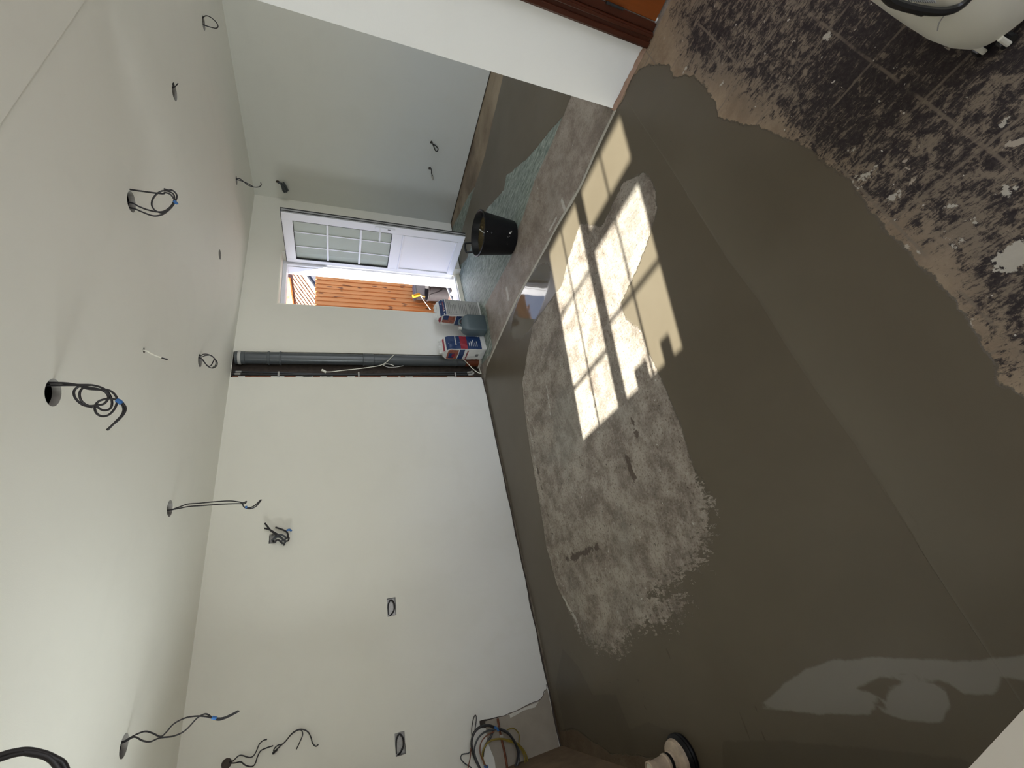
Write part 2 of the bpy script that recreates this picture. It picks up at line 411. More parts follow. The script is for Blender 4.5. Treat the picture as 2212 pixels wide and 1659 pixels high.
for px_, py_, r_ in ((1790, 75, .020), (1895, 225, .013), (1845, 325, .013), (1890, 365, .014), (1872, 380, .018), (1852, 402, .018), (1840, 388, .012), (1930, 425, .022), (2060, 440, .016), (2048, 505, .018), (2066, 527, .020),
                     (2180, 405, .030), (2172, 262, .020), (2195, 552, .060), (1815, 340, .012), (2040, 450, .012), (1700, 30, .010), (1660, 90, .012), (1985, 545, .008), (2110, 470, .010), (1940, 150, .010), (2095, 200, .012), (1560, 180, .016), (1480, 150, .018)):
    c_ = on_z(px_, py_, 0); sp_ = np.minimum(sp_, np.hypot(QX-c_.x, (QY-c_.y)*0.8)-r_*0.55)
D['d_splat'] = -sp_
flk = P0([(1545, 1150), (1500, 1250), (1440, 1345), (1340, 1410), (1270, 1380)])
D['d_flaky'] = 0.36-seg_dist(flk, False)
nx, ny = GX.shape
V = np.stack([QX, QY, np.zeros_like(QX)], 1)
idx = np.arange(nx*ny).reshape(nx, ny)
F = np.stack([idx[:-1, :-1], idx[1:, :-1], idx[1:, 1:], idx[:-1, 1:]], -1).reshape(-1, 4)
fme = bpy.data.meshes.new('floor')
fme.vertices.add(len(V)); fme.vertices.foreach_set('co', V.ravel())
fme.loops.add(F.size); fme.loops.foreach_set('vertex_index', F.ravel().astype(np.int32))
fme.polygons.add(len(F)); fme.polygons.foreach_set('loop_start', np.arange(0, F.size, 4, dtype=np.int32))
fme.update(calc_edges=True)
for k, a in D.items():
    at = fme.attributes.new(k, 'FLOAT', 'POINT'); at.data.foreach_set('value', a.astype(np.float32))

def mat_floor():
    m, nt, b = nodes('floor_coats')
    co = obj_co(nt)
    A = lambda n: N(nt, 'ShaderNodeAttribute', attribute_name=n).outputs['Fac']
    n_rag = noise_n(nt, co, 26, 6, 0.7)
    n_rag2 = noise_n(nt, co, 7, 4, 0.6)
    n_mid = noise_n(nt, co, 6, 9, 0.72, 0.2)
    n_big = noise_n(nt, co, 1.3, 4, 0.6, 0.3)
    n_fine = noise_n(nt, co, 70, 5, 0.7)
    mp = N(nt, 'ShaderNodeMapping'); mp.inputs['Scale'].default_value = (16, 3, 1); L(nt, co, mp.inputs[0])
    n_str = noise_n(nt, mp.outputs[0], 3, 9, 0.78, 0.25)
    rag = mth(nt, 'ADD', mth(nt, 'MULTIPLY', mth(nt, 'SUBTRACT', n_rag, 0.5), 0.07), mth(nt, 'MULTIPLY', mth(nt, 'SUBTRACT', n_rag2, 0.5), 0.05))
    # bare concrete
    c_b = mixc(nt, sstep(nt, n_mid, 0.36, 0.64), (0.16, 0.13, 0.105), (0.36, 0.315, 0.265))
    c_b = mixc(nt, mth(nt, 'MULTIPLY', sstep(nt, n_str, 0.52, 0.75), 0.5), c_b, (0.36, 0.33, 0.29))
    c_b = mixc(nt, mth(nt, 'MULTIPLY', sstep(nt, n_fine, 0.52, 0.64), 0.7), c_b, (0.10, 0.068, 0.045))
    c_b = mixc(nt, mth(nt, 'MULTIPLY', sstep(nt, n_fine, 0.45, 0.35), 0.40), c_b, (0.42, 0.38, 0.33))
    n_pit = noise_n(nt, co, 34, 3, 0.5, 0.3)
    c_b = mixc(nt, mth(nt, 'MULTIPLY', sstep(nt, n_pit, 0.69, 0.71), 0.8), c_b, (0.06, 0.045, 0.035))
    c_b = mixc(nt, mth(nt, 'MULTIPLY', sstep(nt, n_pit, 0.29, 0.275), 0.8), c_b, (0.55, 0.52, 0.47))
    c_b = mixc(nt, mth(nt, 'MULTIPLY', sstep(nt, n_big, 0.5, 0.7), 0.35), c_b, (0.26, 0.26, 0.23))
    sep0 = N(nt, 'ShaderNodeSeparateXYZ'); L(nt, co, sep0.inputs[0])
    xr = mth(nt, 'ADD', sep0.outputs['X'], mth(nt, 'MULTIPLY', rag, 0.5))
    c_b = mixc(nt, mth(nt, 'MULTIPLY', sstep(nt, xr, 2.44, 2.47), 0.45), c_b, mixc(nt, n_mid, (0.13, 0.09, 0.07), (0.40, 0.33, 0.28)))
    c_b = mixc(nt, mth(nt, 'MULTIPLY', sstep(nt, xr, 4.35, 4.45), 0.7), c_b, mixc(nt, sstep(nt, n_big, 0.35, 0.65), (0.10, 0.06, 0.03), (0.34, 0.26, 0.17)))
    c_b = mixc(nt, mth(nt, 'MULTIPLY', sstep(nt, xr, -0.45, -0.6), 0.85), c_b, mixc(nt, n_mid, (0.05, 0.03, 0.015), (0.15, 0.10, 0.055)))
    # green membrane
    c_g = mixc(nt, sstep(nt, n_str, 0.35, 0.7), (0.095, 0.125, 0.105), (0.38, 0.42, 0.38))
    d_g = mth(nt, 'ADD', A('d_green'), mth(nt, 'MULTIPLY', rag, 0.12))
    c0 = mixc(nt, sstep(nt, d_g, -0.002, 0.002), c_b, c_g)
    # black adhesive with the grid of the lifted tiles
    n_ad = noise_n(nt, co, 24, 7, 0.78, 0.4)
    mp2 = N(nt, 'ShaderNodeMapping'); mp2.inputs['Scale'].default_value = (30, 8, 1); L(nt, co, mp2.inputs[0])
    n_scr = noise_n(nt, mp2.outputs[0], 4, 6, 0.8)
    dens = mth(nt, 'ADD', mth(nt, 'MULTIPLY', n_ad, 0.55), mth(nt, 'MULTIPLY', n_scr, 0.45))
    dens = mth(nt, 'ADD', dens, mth(nt, 'MULTIPLY', mth(nt, 'SUBTRACT', n_big, 0.5), 0.35))
    c_beige = mixc(nt, sstep(nt, n_mid, 0.3, 0.7), (0.22, 0.155, 0.10), (0.40, 0.30, 0.205))
    c_blk = mixc(nt, sstep(nt, n_fine, 0.4, 0.8), (0.022, 0.016, 0.018), (0.060, 0.048, 0.046))
    d_k = A('d_black')
    k_in = sstep(nt, mth(nt, 'ADD', d_k, mth(nt, 'MULTIPLY', rag, 1.3)), -0.17, 0.05)
    thr = mth(nt, 'SUBTRACT', 0.62, mth(nt, 'MULTIPLY', k_in, 0.150))
    m_blk = sstep(nt, mth(nt, 'SUBTRACT', dens, thr), -0.045, 0.045)
    sep = N(nt, 'ShaderNodeSeparateXYZ'); L(nt, co, sep.inputs[0])
    def gline(v, off):
        w = mth(nt, 'ADD', v, mth(nt, 'MULTIPLY', mth(nt, 'SUBTRACT', n_rag2, 0.5), 0.012))
        q = mth(nt, 'FRACT', mth(nt, 'DIVIDE', mth(nt, 'SUBTRACT', w, off-23.0), 0.23))
        q = mth(nt, 'ABSOLUTE', mth(nt, 'SUBTRACT', q, 0.5))
        return sstep(nt, q, 0.475, 0.492)
    grid = mth(nt, 'MAXIMUM', gline(sep.outputs['X'], 1.02), gline(sep.outputs['Y'], 0.125))
    grid = mth(nt, 'MULTIPLY', grid, sstep(nt, n_rag2, 0.38, 0.55))
    c_gap = mixc(nt, mth(nt, 'MULTIPLY', k_in, 0.75), c_beige, (0.19, 0.160, 0.130))
    c_k = mixc(nt, m_blk, c_gap, c_blk)
    c_k = mixc(nt, mth(nt, 'MULTIPLY', grid, 0.75), c_k, (0.20, 0.16, 0.125))
    spl = noise_n(nt, co, 17, 5, 0.6, 0.4)
    c_k = mixc(nt, mth(nt, 'MULTIPLY', sstep(nt, spl, 0.675, 0.69), 0.9), c_k, (0.46, 0.40, 0.33))
    spl2 = noise_n(nt, co, 45, 2, 0.4)
    c_k = mixc(nt, sstep(nt, spl2, 0.74, 0.76), c_k, (0.55, 0.52, 0.47))
    m_sp = sstep(nt, mth(nt, 'ADD', A('d_splat'), mth(nt, 'ADD', mth(nt, 'MULTIPLY', rag, 0.5), mth(nt, 'MULTIPLY', mth(nt, 'SUBTRACT', n_fine, 0.5), 0.05))), -0.001, 0.002)
    c_k = mixc(nt, m_sp, c_k, mixc(nt, n_mid, (0.34, 0.31, 0.26), (0.62, 0.59, 0.52)))
    # old kitchen zone: right of x/y line where the bare concrete gives way to adhesive
    m_zone = mth(nt, 'MULTIPLY', mth(nt, 'LESS_THAN', sep.outputs['Y'], 0.9), mth(nt, 'LESS_THAN', sep.outputs['X'], 2.46))
    c1 = mixc(nt, m_zone, c0, c_k)
    # stains on the bare concrete
    m_st = sstep(nt, mth(nt, 'ADD', A('d_stain'), mth(nt, 'MULTIPLY', rag, 1.5)), -0.002, 0.002)
    c1 = mixc(nt, mth(nt, 'MULTIPLY', m_st, 0.9), c1, (0.075, 0.055, 0.04))
    m_pl = sstep(nt, mth(nt, 'ADD', A('d_pale'), mth(nt, 'ADD', mth(nt, 'MULTIPLY', rag, 0.35), mth(nt, 'MULTIPLY', mth(nt, 'SUBTRACT', n_fine, 0.5), 0.03))), -0.002, 0.003)
    c1 = mixc(nt, mth(nt, 'MULTIPLY', m_pl, 0.55), c1, (0.60, 0.58, 0.53))
    # screed
    c_s = mixc(nt, n_big, (0.088, 0.070, 0.047), (0.136, 0.113, 0.081))
    m_gg = sstep(nt, mth(nt, 'ADD', A('d_gouge'), mth(nt, 'MULTIPLY', rag, 0.10)), -0.001, 0.003)
    c_s = mixc(nt, mth(nt, 'MULTIPLY', m_gg, 0.45), c_s, (0.035, 0.026, 0.016))
    m_damp_shade = sstep(nt, mth(nt, 'ADD', A('d_damp_shade'), mth(nt, 'MULTIPLY', rag, 0.3)), -0.004, 0.006)
    c_s = mixc(nt, mth(nt, 'MULTIPLY', m_damp_shade, 0.30), c_s, (0.040, 0.032, 0.022))  # damp and shade both darken the screed colour
    side = A('d_side')
    m_side = mth(nt, 'MULTIPLY', sstep(nt, side, -0.30, 0.0), mth(nt, 'LESS_THAN', side, 0.0))
    c_s = mixc(nt, mth(nt, 'MULTIPLY', m_side, 0.22), c_s, (0.20, 0.18, 0.14))
    d_l = mth(nt, 'ADD', A('d_light'), mth(nt, 'MULTIPLY', rag, 0.22))
    c_s = mixc(nt, mth(nt, 'MULTIPLY', sstep(nt, d_l, -0.003, 0.006), 0.62), c_s, (0.25, 0.235, 0.21))
    flaky = sstep(nt, A('d_flaky'), 0.0, 0.30)
    n_fl = noise_n(nt, mp2.outputs[0], 2.4, 6, 0.75, 0.6)
    n_fl = mth(nt, 'ADD', mth(nt, 'MULTIPLY', mth(nt, 'SUBTRACT', n_fl, 0.5), 0.42), mth(nt, 'MULTIPLY', mth(nt, 'SUBTRACT', n_rag, 0.5), 0.30))
    d_s = mth(nt, 'ADD', A('d_screed'), mth(nt, 'ADD', mth(nt, 'MULTIPLY', rag, 0.62), mth(nt, 'MULTIPLY', n_fl, flaky)))
    m_s = sstep(nt, d_s, -0.0015, 0.0015)
    L(nt, mixc(nt, m_s, c1, c_s), b.inputs['Base Color'])
    n_w = noise_n(nt, co, 2.2, 3, 0.5)
    r_s = N(nt, 'ShaderNodeMapRange'); L(nt, n_w, r_s.inputs[0]); r_s.inputs[1].default_value = 0.0; r_s.inputs[2].default_value = 1.0; r_s.inputs[3].default_value = 0.26; r_s.inputs[4].default_value = 0.46
    # water lying near the threshold
    dx = mth(nt, 'SUBTRACT', sep.outputs['X'], 2.30); dy = mth(nt, 'SUBTRACT', sep.outputs['Y'], 2.42)
    rr = mth(nt, 'SQRT', mth(nt, 'ADD', mth(nt, 'MULTIPLY', dx, mth(nt, 'MULTIPLY', dx, 5.0)), mth(nt, 'MULTIPLY', dy, dy)))
    wet = mth(nt, 'SUBTRACT', 1.0, sstep(nt, mth(nt, 'ADD', rr, mth(nt, 'MULTIPLY', rag, 1.0)), 0.40, 0.46))
    rs = mth(nt, 'ADD', mth(nt, 'MULTIPLY', r_s.outputs[0], mth(nt, 'SUBTRACT', 1.0, wet)), mth(nt, 'MULTIPLY', wet, 0.05))
    rg = N(nt, 'ShaderNodeMix', data_type='FLOAT'); L(nt, m_s, rg.inputs[0]); rg.inputs[2].default_value = 0.62; L(nt, rs, rg.inputs[3])
    L(nt, rg.outputs[0], b.inputs['Roughness'])
    b.inputs['Specular IOR Level'].default_value = 0.33
    # relief: rough bare floor, thin proud screed
    hb = mth(nt, 'ADD', mth(nt, 'MULTIPLY', n_fine, 0.35), mth(nt, 'MULTIPLY', n_str, 0.6))
    hb = mth(nt, 'MULTIPLY', hb, mth(nt, 'SUBTRACT', 1.0, m_s))
    edge = sstep(nt, d_s, -0.002, 0.008)
    tr = sstep(nt, side, -0.012, 0.004)
    hs = mth(nt, 'MULTIPLY', m_s, mth(nt, 'ADD', mth(nt, 'MULTIPLY', n_w, 0.7), mth(nt, 'MULTIPLY', tr, -0.25)))
    h = mth(nt, 'ADD', mth(nt, 'ADD', hb, mth(nt, 'MULTIPLY', edge, 0.8)), hs)
    bump(nt, h, 0.75, 0.006, b)
    return m
fme.materials.append(mat_floor())
floor = bpy.data.objects.new('floor', fme); COL.objects.link(floor); struct(floor)
struct(box('floor_slab', (-1.2, -3.0, -0.30), (5.3, 4.04, -0.006), M_BARE))

# pale mortar lip at the old threshold
bm = bmesh.new(); rp = catmull([(p[0], p[1], 0.001) for p in ridge], 8)
rl = []
for i, p in enumerate(rp):
    t = (rp[min(i+1, len(rp)-1)]-rp[max(i-1, 0)]).normalized(); nrm = Vector((-t.y, t.x, 0))
    w = 0.008+0.006*noise.noise(p*9); h = 0.004+0.0025*noise.noise(p*14+Vector((3, 1, 0)))
    rl.append([bm.verts.new(p+nrm*a+Vector((0, 0, z))) for a, z in ((-w-0.006, 0), (-w*0.5, h), (w*0.5, h*0.9), (w+0.006, 0))])
for i in range(len(rl)-1):
    for k in range(3): bm.faces.new((rl[i][k], rl[i][k+1], rl[i+1][k+1], rl[i+1][k]))
struct(from_bm('trim_1', bm, M_MORTAR, None, True))

# ------------------------------------------------------------------ long wall with the open door (y = 3.741)
def to_w(x, z, d): return (x, YW+d, z)
DOOR = rect(3.30, -0.02, 4.10, 2.08)
bot = []
x = XWIN
while x < XW2-0.01:
    zz = 0.018+0.008*noise.noise(Vector((x*5, 0, 0)))+0.004*noise.noise(Vector((x*23, 4, 0)))
    if x > 2.72: zz = 0.012
    bot.append((x, max(0.004, zz))); x += 0.05
bot.append((XW2, 0.012))
outline = [p for p in bot if p[0] < 2.38]
ch_l = [(2.405+0.003*noise.noise(Vector((0, 0, z*7))), z) for z in np.linspace(0.03, 2.395, 26)]
outline += ch_l + [(2.69, 2.398), (2.70, 1.6), (2.70, 0.9), (2.70, 0.012)] + [p for p in bot if 2.75 < p[0] < 3.28]
outline += [(3.30, 0.012), (3.30, 2.08), (4.10, 2.08), (4.10, 0.012)] + [p for p in bot if p[0] > 4.13] + [(XW2, CE), (XWIN, CE)]
SOCK1 = [(0.372, 1.178), (0.246, 1.178), (0.246, 1.112), (0.372, 1.112)]
SOCK2 = [(-0.463, 1.180), (-0.587, 1.180), (-0.587, 1.113), (-0.463, 1.113)]
OUT1 = rect(0.905, 1.955, 0.975, 2.005)
rec = [xz(on_y(px, py, YW)) for px, py in [(1036, 1557), (1076, 1548), (1082, 1577), (1060, 1572), (1037, 1573)]]
def frag(l):  # slightly broken edges
    out = []
    for i in range(len(l)):
        a, b = l[i], l[(i+1) % len(l)]
        for t in (0, 0.25, 0.5, 0.75): out.append((a[0]+(b[0]-a[0])*t+random.uniform(-.0015, .0015), a[1]+(b[1]-a[1])*t+random.uniform(-.0015, .0015)))
    return out
WH = xz(on_y(489, 1650, YW))
W1H = [frag(SOCK1), frag(SOCK2), frag(OUT1), frag(rec), circ(WH[0], WH[1], 0.028, 12)]
struct(plate('wall_left', outline, W1H, 0.014, to_w, M_WALL))
b_out = [(XWIN-0.3, -0.3), (3.30, -0.3), (3.30, 2.08), (4.10, 2.08), (4.10, -0.3), (XW2+0.3, -0.3), (XW2+0.3, 2.75), (XWIN-0.3, 2.75)]
b_holes = [rect(2.405, -0.01, 2.70, 2.42), rect(0.24, 1.106, 0.378, 1.184), rect(-0.593, 1.107, -0.457, 1.186), rect(0.90, 1.95, 0.98, 2.01)]
struct(plate('trim_2', b_out, b_holes, 0.285, lambda x, z, d: (x, YW+0.014+d, z), M_BACK))
struct(box('trim_3', (2.36, YW+0.115, -0.1), (2.75, YW+0.14, 2.5), M_BACK))
# lined door reveal
bm = bmesh.new()
bm_box(bm, (3.30, YW, 2.068), (4.10, YW+0.30, 2.080)); bm_box(bm, (3.30, YW, 0.0), (3.312, YW+0.30, 2.068)); bm_box(bm, (4.088, YW, 0.0), (4.10, YW+0.30, 2.068))
struct(from_bm('trim_4', bm, M_CREAM))

# grey repair in the near low corner of the long wall
pp = [(1048, 1558), (1078, 1549), (1092, 1546), (1110, 1537), (1135, 1524), (1160, 1516), (1172, 1506), (1178, 1490), (1184, 1488), (1192, 1520), (1202, 1566), (1213, 1612), (1180, 1625), (1140, 1650), (1120, 1680), (1075, 1690), (1068, 1640), (1052, 1600)]
poly = [xz(on_y(a, b_, YW)) for a, b_ in pp]
poly = [(max(-0.8495, p[0]), max(0.022, p[1])) for p in poly]
wl_ = bpy.data.objects['wall_left']
o = plate('repair_patch', poly, [], 0.002, lambda x, z, d: (x, YW-0.003+d, z), M_PATCH, wl_); o['label'] = 'grey rough repair plaster with a cracked top edge'
pp = [(1100, 1543), (1125, 1532), (1150, 1521), (1163, 1516), (1155, 1528), (1130, 1535), (1112, 1546), (1102, 1551)]
plate('filler_smear', [xz(on_y(a, b_, YW)) for a, b_ in pp], [], 0.002, lambda x, z, d: (x, YW-0.005+d, z), M_SMEAR, wl_)
ck = [on_y(a, b_, YW-0.002) for a, b_ in [(1076, 1549), (1090, 1546), (1100, 1541), (1118, 1535), (1135, 1525), (1150, 1518), (1164, 1513), (1173, 1503), (1175, 1494), (1181, 1488), (1180, 1478)]]
tube('crack', ck, 0.0022, M_BACK, wl_, 5)

# ------------------------------------------------------------------ end wall (x = 4.99)
def to_w2(y, z, d): return (XW2+d, y, z)
o2 = [(-2.6, 0.012), (-2.6, CE), (YW, CE), (YW, 0.012)]
HA = on_x(600, 393, XW2); HC = on_x(932, 308, XW2); HD = on_x(928, 364, XW2)
struct(plate('wall_back', o2, [circ(HA.y, HA.z, 0.022, 12), circ(HC.y, HC.z, 0.018, 12), circ(HD.y, HD.z, 0.018, 12)], 0.014, to_w2, M_WALL2))
struct(box('trim_5', (XW2+0.014, -2.9, -0.3), (XW2+0.30, YW+0.3, 2.75), M_BACK))

# ------------------------------------------------------------------ near return wall with the brown door (x = 2.475)
def to_w3(y, z, d): return (XST+d, y, z)
ob = [(0.578, 0.012)]+[(yy, 0.018+0.008*noise.noise(Vector((yy*30, 2, 0)))) for yy in np.linspace(0.60, 0.88, 12)]+[(YST, 0.012), (YST, CE), (-2.6, CE), (-2.6, 0.0), (-0.32, 0.0), (-0.32, 2.08), (0.578, 2.08)]
struct(plate('wall_right', ob, [], 0.014, to_w3, M_STUB))
bm = bmesh.new(); bm_box(bm, (XST+0.014, 0.45, -0.1), (XST+0.13, YST-0.002, 2.42)); bm_box(bm, (XST+0.014, -2.6, -0.1), (XST+0.13, -0.25, 2.42)); bm_box(bm, (XST+0.014, -0.25, 2.0), (XST+0.13, 0.45, 2.42))
struct(from_bm('trim_6', bm, M_STUB))
dr = bpy.data.objects.new('door_2', None); COL.objects.link(dr); dr.location = (XST, 0.1, 0); struct(dr)
def loc_box(name, lo, hi, mat, par, bev=0.0):
    L_ = par.location; return box(name, tuple(lo[i]-L_[i] for i in range(3)), tuple(hi[i]-L_[i] for i in range(3)), mat, par, bev)
loc_box('architrave', (XST-0.020, 0.505, 0.004), (XST+0.013, 0.577, 2.07), M_ARCH, dr, 0.006)
loc_box('architrave', (XST-0.020, -0.32, 0.004), (XST+0.013, -0.25, 2.07), M_ARCH, dr, 0.006)
loc_box('architrave_bead', (XST-0.030, 0.545, 0.004), (XST-0.018, 0.570, 2.07), M_ARCH, dr, 0.004)
loc_box('architrave_bead', (XST-0.027, 0.512, 0.004), (XST-0.018, 0.528, 2.07), M_ARCH, dr, 0.003)
loc_box('door_jamb', (XST-0.004, 0.470, 0.004), (XST+0.09, 0.505, 2.03), M_ARCH, dr, 0.002)
loc_box('door_leaf', (XST+0.006, -0.245, 0.012), (XST+0.046, 0.466, 2.0), M_DOORW, dr, 0.003)
loc_box('door_moulding', (XST-0.002, 0.32, 0.20), (XST+0.006, 0.335, 0.9), M_DOORW, dr, 0.002)
bm = bmesh.new(); h_ = [(XST-0.006, 0.468, 0.22), (XST-0.006, 0.468, 0.32)]; bm_tube(bm, [Vector(p)-dr.location for p in h_], 0.006, 8)
from_bm('hinge', bm, M_GASKET, dr)
# strip of bare mortar under the return wall
bm = bmesh.new(); prev = None
for yy in np.linspace(0.575, 0.90, 26):
    w = 0.018+0.012*abs(noise.noise(Vector((yy*20, 0, 3))))
    a = bm.verts.new((XST-w, yy, 0.0015)); c = bm.verts.new((XST+0.01, yy, 0.020))
    if prev: bm.faces.new((prev[0], a, c, prev[1]))
    prev = (a, c)
struct(from_bm('trim_7', bm, simple('pink_mortar', (0.34, 0.22, 0.16), 0.9, var=0.3, scale=40, bmp=0.5)))

# ------------------------------------------------------------------ window wall behind the viewer (x = -0.83)
WY0, WY1, WZ0, WZ1 = 1.625, 2.765, 1.05, 2.105
ow = [(-2.6, -0.1), (YW, -0.1), (YW, 2.6), (-2.6, 2.6)]
wh = rect(WY0, WZ0, WY1, WZ1)
struct(plate('wall_front', ow, [wh], 0.30, lambda y, z, d: (XWIN-d, y, z), M_WALL))
bz = [(-0.6, 0.0), (YW-0.001, 0.0), (YW-0.001, 0.52), (3.2, 0.47), (2.6, 0.5), (1.8, 0.42), (0.9, 0.5), (-0.6, 0.45)]
struct(plate('trim_8', bz, [], 0.006, lambda y, z, d: (XWIN+0.006-d, y, z), M_BARE))
win = bpy.data.objects.new('window_1', None); COL.objects.link(win); win.location = (-1.0, 2.2, 1.05); struct(win)
def wbox(name, y0, y1, z0, z1, x0=-1.03, x1=-0.98, mat=M_WIN, bev=0.003): return loc_box(name, (x0, y0, z0), (x1, y1, z1), mat, win, bev)
for nm, y0, y1, z0, z1 in (('window_frame', WY0, 1.675, WZ0, WZ1), ('window_frame', 2.718, WY1, WZ0, WZ1), ('window_frame', 1.675, 2.718, 2.066, WZ1), ('window_frame', 1.675, 2.718, WZ0, 1.160),
                       ('mullion', 2.172, 2.262, 1.160, 2.066), ('transom', 1.675, 2.172, 1.748, 1.832)):
    wbox(nm, y0, y1, z0, z1)
for nm, y0, y1, z0, z1 in (('glazing_bar', 1.908, 1.924, 1.16, 1.748), ('glazing_bar', 1.908, 1.924, 1.832, 2.066), ('glazing_bar', 1.675, 2.172, 1.446, 1.462),
                       ('glazing_bar', 2.486, 2.502, 1.16, 2.066), ('glazing_bar', 2.262, 2.718, 1.700, 1.716), ('glazing_bar', 2.262, 2.718, 1.372, 1.388)):
    wbox(nm, y0, y1, z0, z1, -1.012, -0.998, bev=0.001)
for y0, y1, z0, z1 in ((1.675, 2.172, 1.16, 1.748), (1.675, 2.172, 1.832, 2.066), (2.262, 2.718, 1.16, 2.066)):
    wbox('pane', y0, y1, z0, z1, -1.016, -1.013, M_GLASS, 0)
wbox('window_board', WY0, WY1, 1.030, 1.050, -0.98, -0.80, M_WIN)
wbox('shadow_block', 1.738, 1.812, 1.160, 1.232, -1.0, -0.985, M_WIN)  # unseen blocks, added to cast the stepped notches in the sun patch
wbox('shadow_block', 1.937, 2.055, 1.160, 1.226, -1.0, -0.985, M_WIN)
# wall behind the viewer and rear wall of the annexe; both openings added for light
struct(plate('wall_rear', [(XWIN-0.3, -0.1), (XW2+0.3, -0.1), (XW2+0.3, 2.6), (XWIN-0.3, 2.6)], [rect(-0.6, 0.05, 2.0, 2.15), rect(3.1, 0.9, 4.7, 2.1)], 0.25, lambda x, z, d: (x, YBACK-d, z), M_WALL))

# ------------------------------------------------------------------ ceiling with the cut-outs for lights
HOLES = {}
def hole(key, px, py, r):
    p = on_z(px, py, CE); HOLES[key] = (p.x, p.y, r); return circ(p.x, p.y, r)
c_holes = [hole('a', 115, 848, 0.046), hole('b', 284, 436, 0.046), hole('c', 367, 1098, 0.046), hole('d', 268, 1611, 0.046), hole('e', 377, 199, 0.046),
           hole('f', 440, 50, 0.044), hole('g', 511, 390, 0.040), hole('h', 475, 550, 0.040), hole('i', 432, 779, 0.046), hole('j', 311, 757, 0.014), hole('k', 210, 1760, 0.046)]
c_out = rect(XWIN, YBACK, XW2, YW)
struct(plate('ceiling', c_out, c_holes, 0.024, lambda x, y, d: (x, y, CE+d), M_CEIL, None, M_GYP))
struct(box('ceiling_void', (XWIN-0.3, YBACK-0.3, 2.66), (XW2+0.3, YW+0.3, 2.75), M_VOID))
# shallow ceiling step, added to draw a soft shading line over the viewer
dm = box('trim_9', (XWIN, YBACK, CE-0.004), (2.475, 1.0, CE+0.002), M_CEIL); struct(dm)

# ------------------------------------------------------------------ outside: ground, fence, roof
tag(box('side_path', (0.5, 4.04, -0.30), (9, 12, -0.14), M_GROUND), 'pinkish paved path outside the open white door', 'path')
FY = 5.25
fe = thing('board_fence', 'orange-stained vertical board fence seen through the open door', 'fence', (4.8, FY, -0.11))
n_b = 34; x = 3.45
bme = bpy.data.meshes.new('fence_board')
hb = 1.92
vs = [(0, 0, 0), (0.10, -0.004, 0), (0.10, 0.004, 0), (0, 0.016, 0), (0.0, -0.016, 0)]
prof = [(0.0, -0.018), (0.100, -0.004), (0.104, 0.012), (0.0, 0.012)]
V_ = [(a, b_, z) for z in (0, hb) for a, b_ in prof]
bme.from_pydata(V_, [], [(3, 2, 1, 0), (4, 5, 6, 7), (0, 1, 5, 4), (1, 2, 6, 5), (2, 3, 7, 6), (3, 0, 4, 7)]); bme.materials.append(M_FENCE)
for i in range(n_b):
    o = bpy.data.objects.new('fence_board', bme); COL.objects.link(o); o.parent = fe
    o.location = (x-4.8, random.uniform(-0.002, 0.002), random.uniform(-0.006, 0.006)-0.02); x += 0.086
box('fence_rail', (-1.3, 0.016, 0.4), (1.5, 0.06, 0.47), M_FENCE, fe); box('fence_rail', (-1.3, 0.016, 1.45), (1.5, 0.06, 1.52), M_FENCE, fe)

# neighbour's roof
hd_ = Vector((0.70, 0.714, 0)); pit = math.radians(52)
nn = (-hd_*math.sin(pit)+Vector((0, 0, 1))*math.cos(pit)).normalized()
C0 = on_y(665, 625, 9.5)
def on_roof(px, py):
    d = Vector(ray(px, py)); return Vector((0, 0, EYE))+d*((C0-Vector((0, 0, EYE))).dot(nn)/d.dot(nn))
ra, rb = on_roof(655, 588), on_roof(690, 637)
ex = (rb-ra).normalized(); up_ = nn.cross(ex).normalized()
if (on_roof(640, 650)-ra).dot(up_) < 0: up_ = -up_
rf = thing('neighbour_roof', 'tiled roof beyond the fence, seen in the top of the doorway', 'roof', tuple(ra))
Vt, Ft = [], []
for r_i in range(26):
    for c_i in range(34):
        a = ex*(-1.9+(c_i+(0.5 if r_i % 2 else 0))*0.165); u0 = up_*(0.02+r_i*0.088)
        b0 = len(Vt); j = random.uniform(0, 0.008)
        for (du, dv, dn) in ((0, 0, 0.030+j), (0.158, 0, 0.030+j), (0.158, 0.12, 0.004), (0, 0.12, 0.004), (0, 0, 0), (0.158, 0, 0)):
            Vt.append(a+ex*du+u0+up_*dv+nn*dn)
        Ft += [(b0, b0+1, b0+2, b0+3), (b0+4, b0+5, b0+1, b0), (b0+4, b0, b0+3), (b0+5, b0+2, b0+1)]
o = add('roof_tiles', Vt, Ft, M_ROOFT, rf); o['kind'] = 'stuff'
def prism(name, Q, n_, th, mat, par):
    k = len(Q); V_ = [q for q in Q]+[q-n_*th for q in Q]
    F_ = [tuple(range(k)), tuple(range(2*k-1, k-1, -1))]+[(i, i+k, (i+1) % k+k, (i+1) % k) for i in range(k)]
    return add(name, V_, F_, mat, par)
prism('roof_deck', [ex*-1.9, ex*3.8, ex*3.8+up_*2.35, ex*-1.9+up_*2.35], nn, 0.15, M_SLATE, rf)
bm = bmesh.new(); bm_tube(bm, [ex*-1.9-up_*0.03+nn*0.03, ex*3.8-up_*0.03+nn*0.03], 0.05, 6); from_bm('lead_flashing', bm, M_GUTTER, rf)
prism('shaded_slope', [ex*-1.9-up_*0.05, ex*3.8-up_*0.05, ex*3.8-up_*2.2, ex*-1.9-up_*2.2], nn, 0.15, M_SLATE, rf)  # adjoining slope, its shade put into the dark colour
q = [on_roof(610, 600)-ra, on_roof(632, 600)-ra, on_roof(641, 668)-ra, on_roof(610, 668)-ra]
prism('timber_fascia', [p+nn*0.12 for p in q], nn, 0.05, M_FENCE, rf)

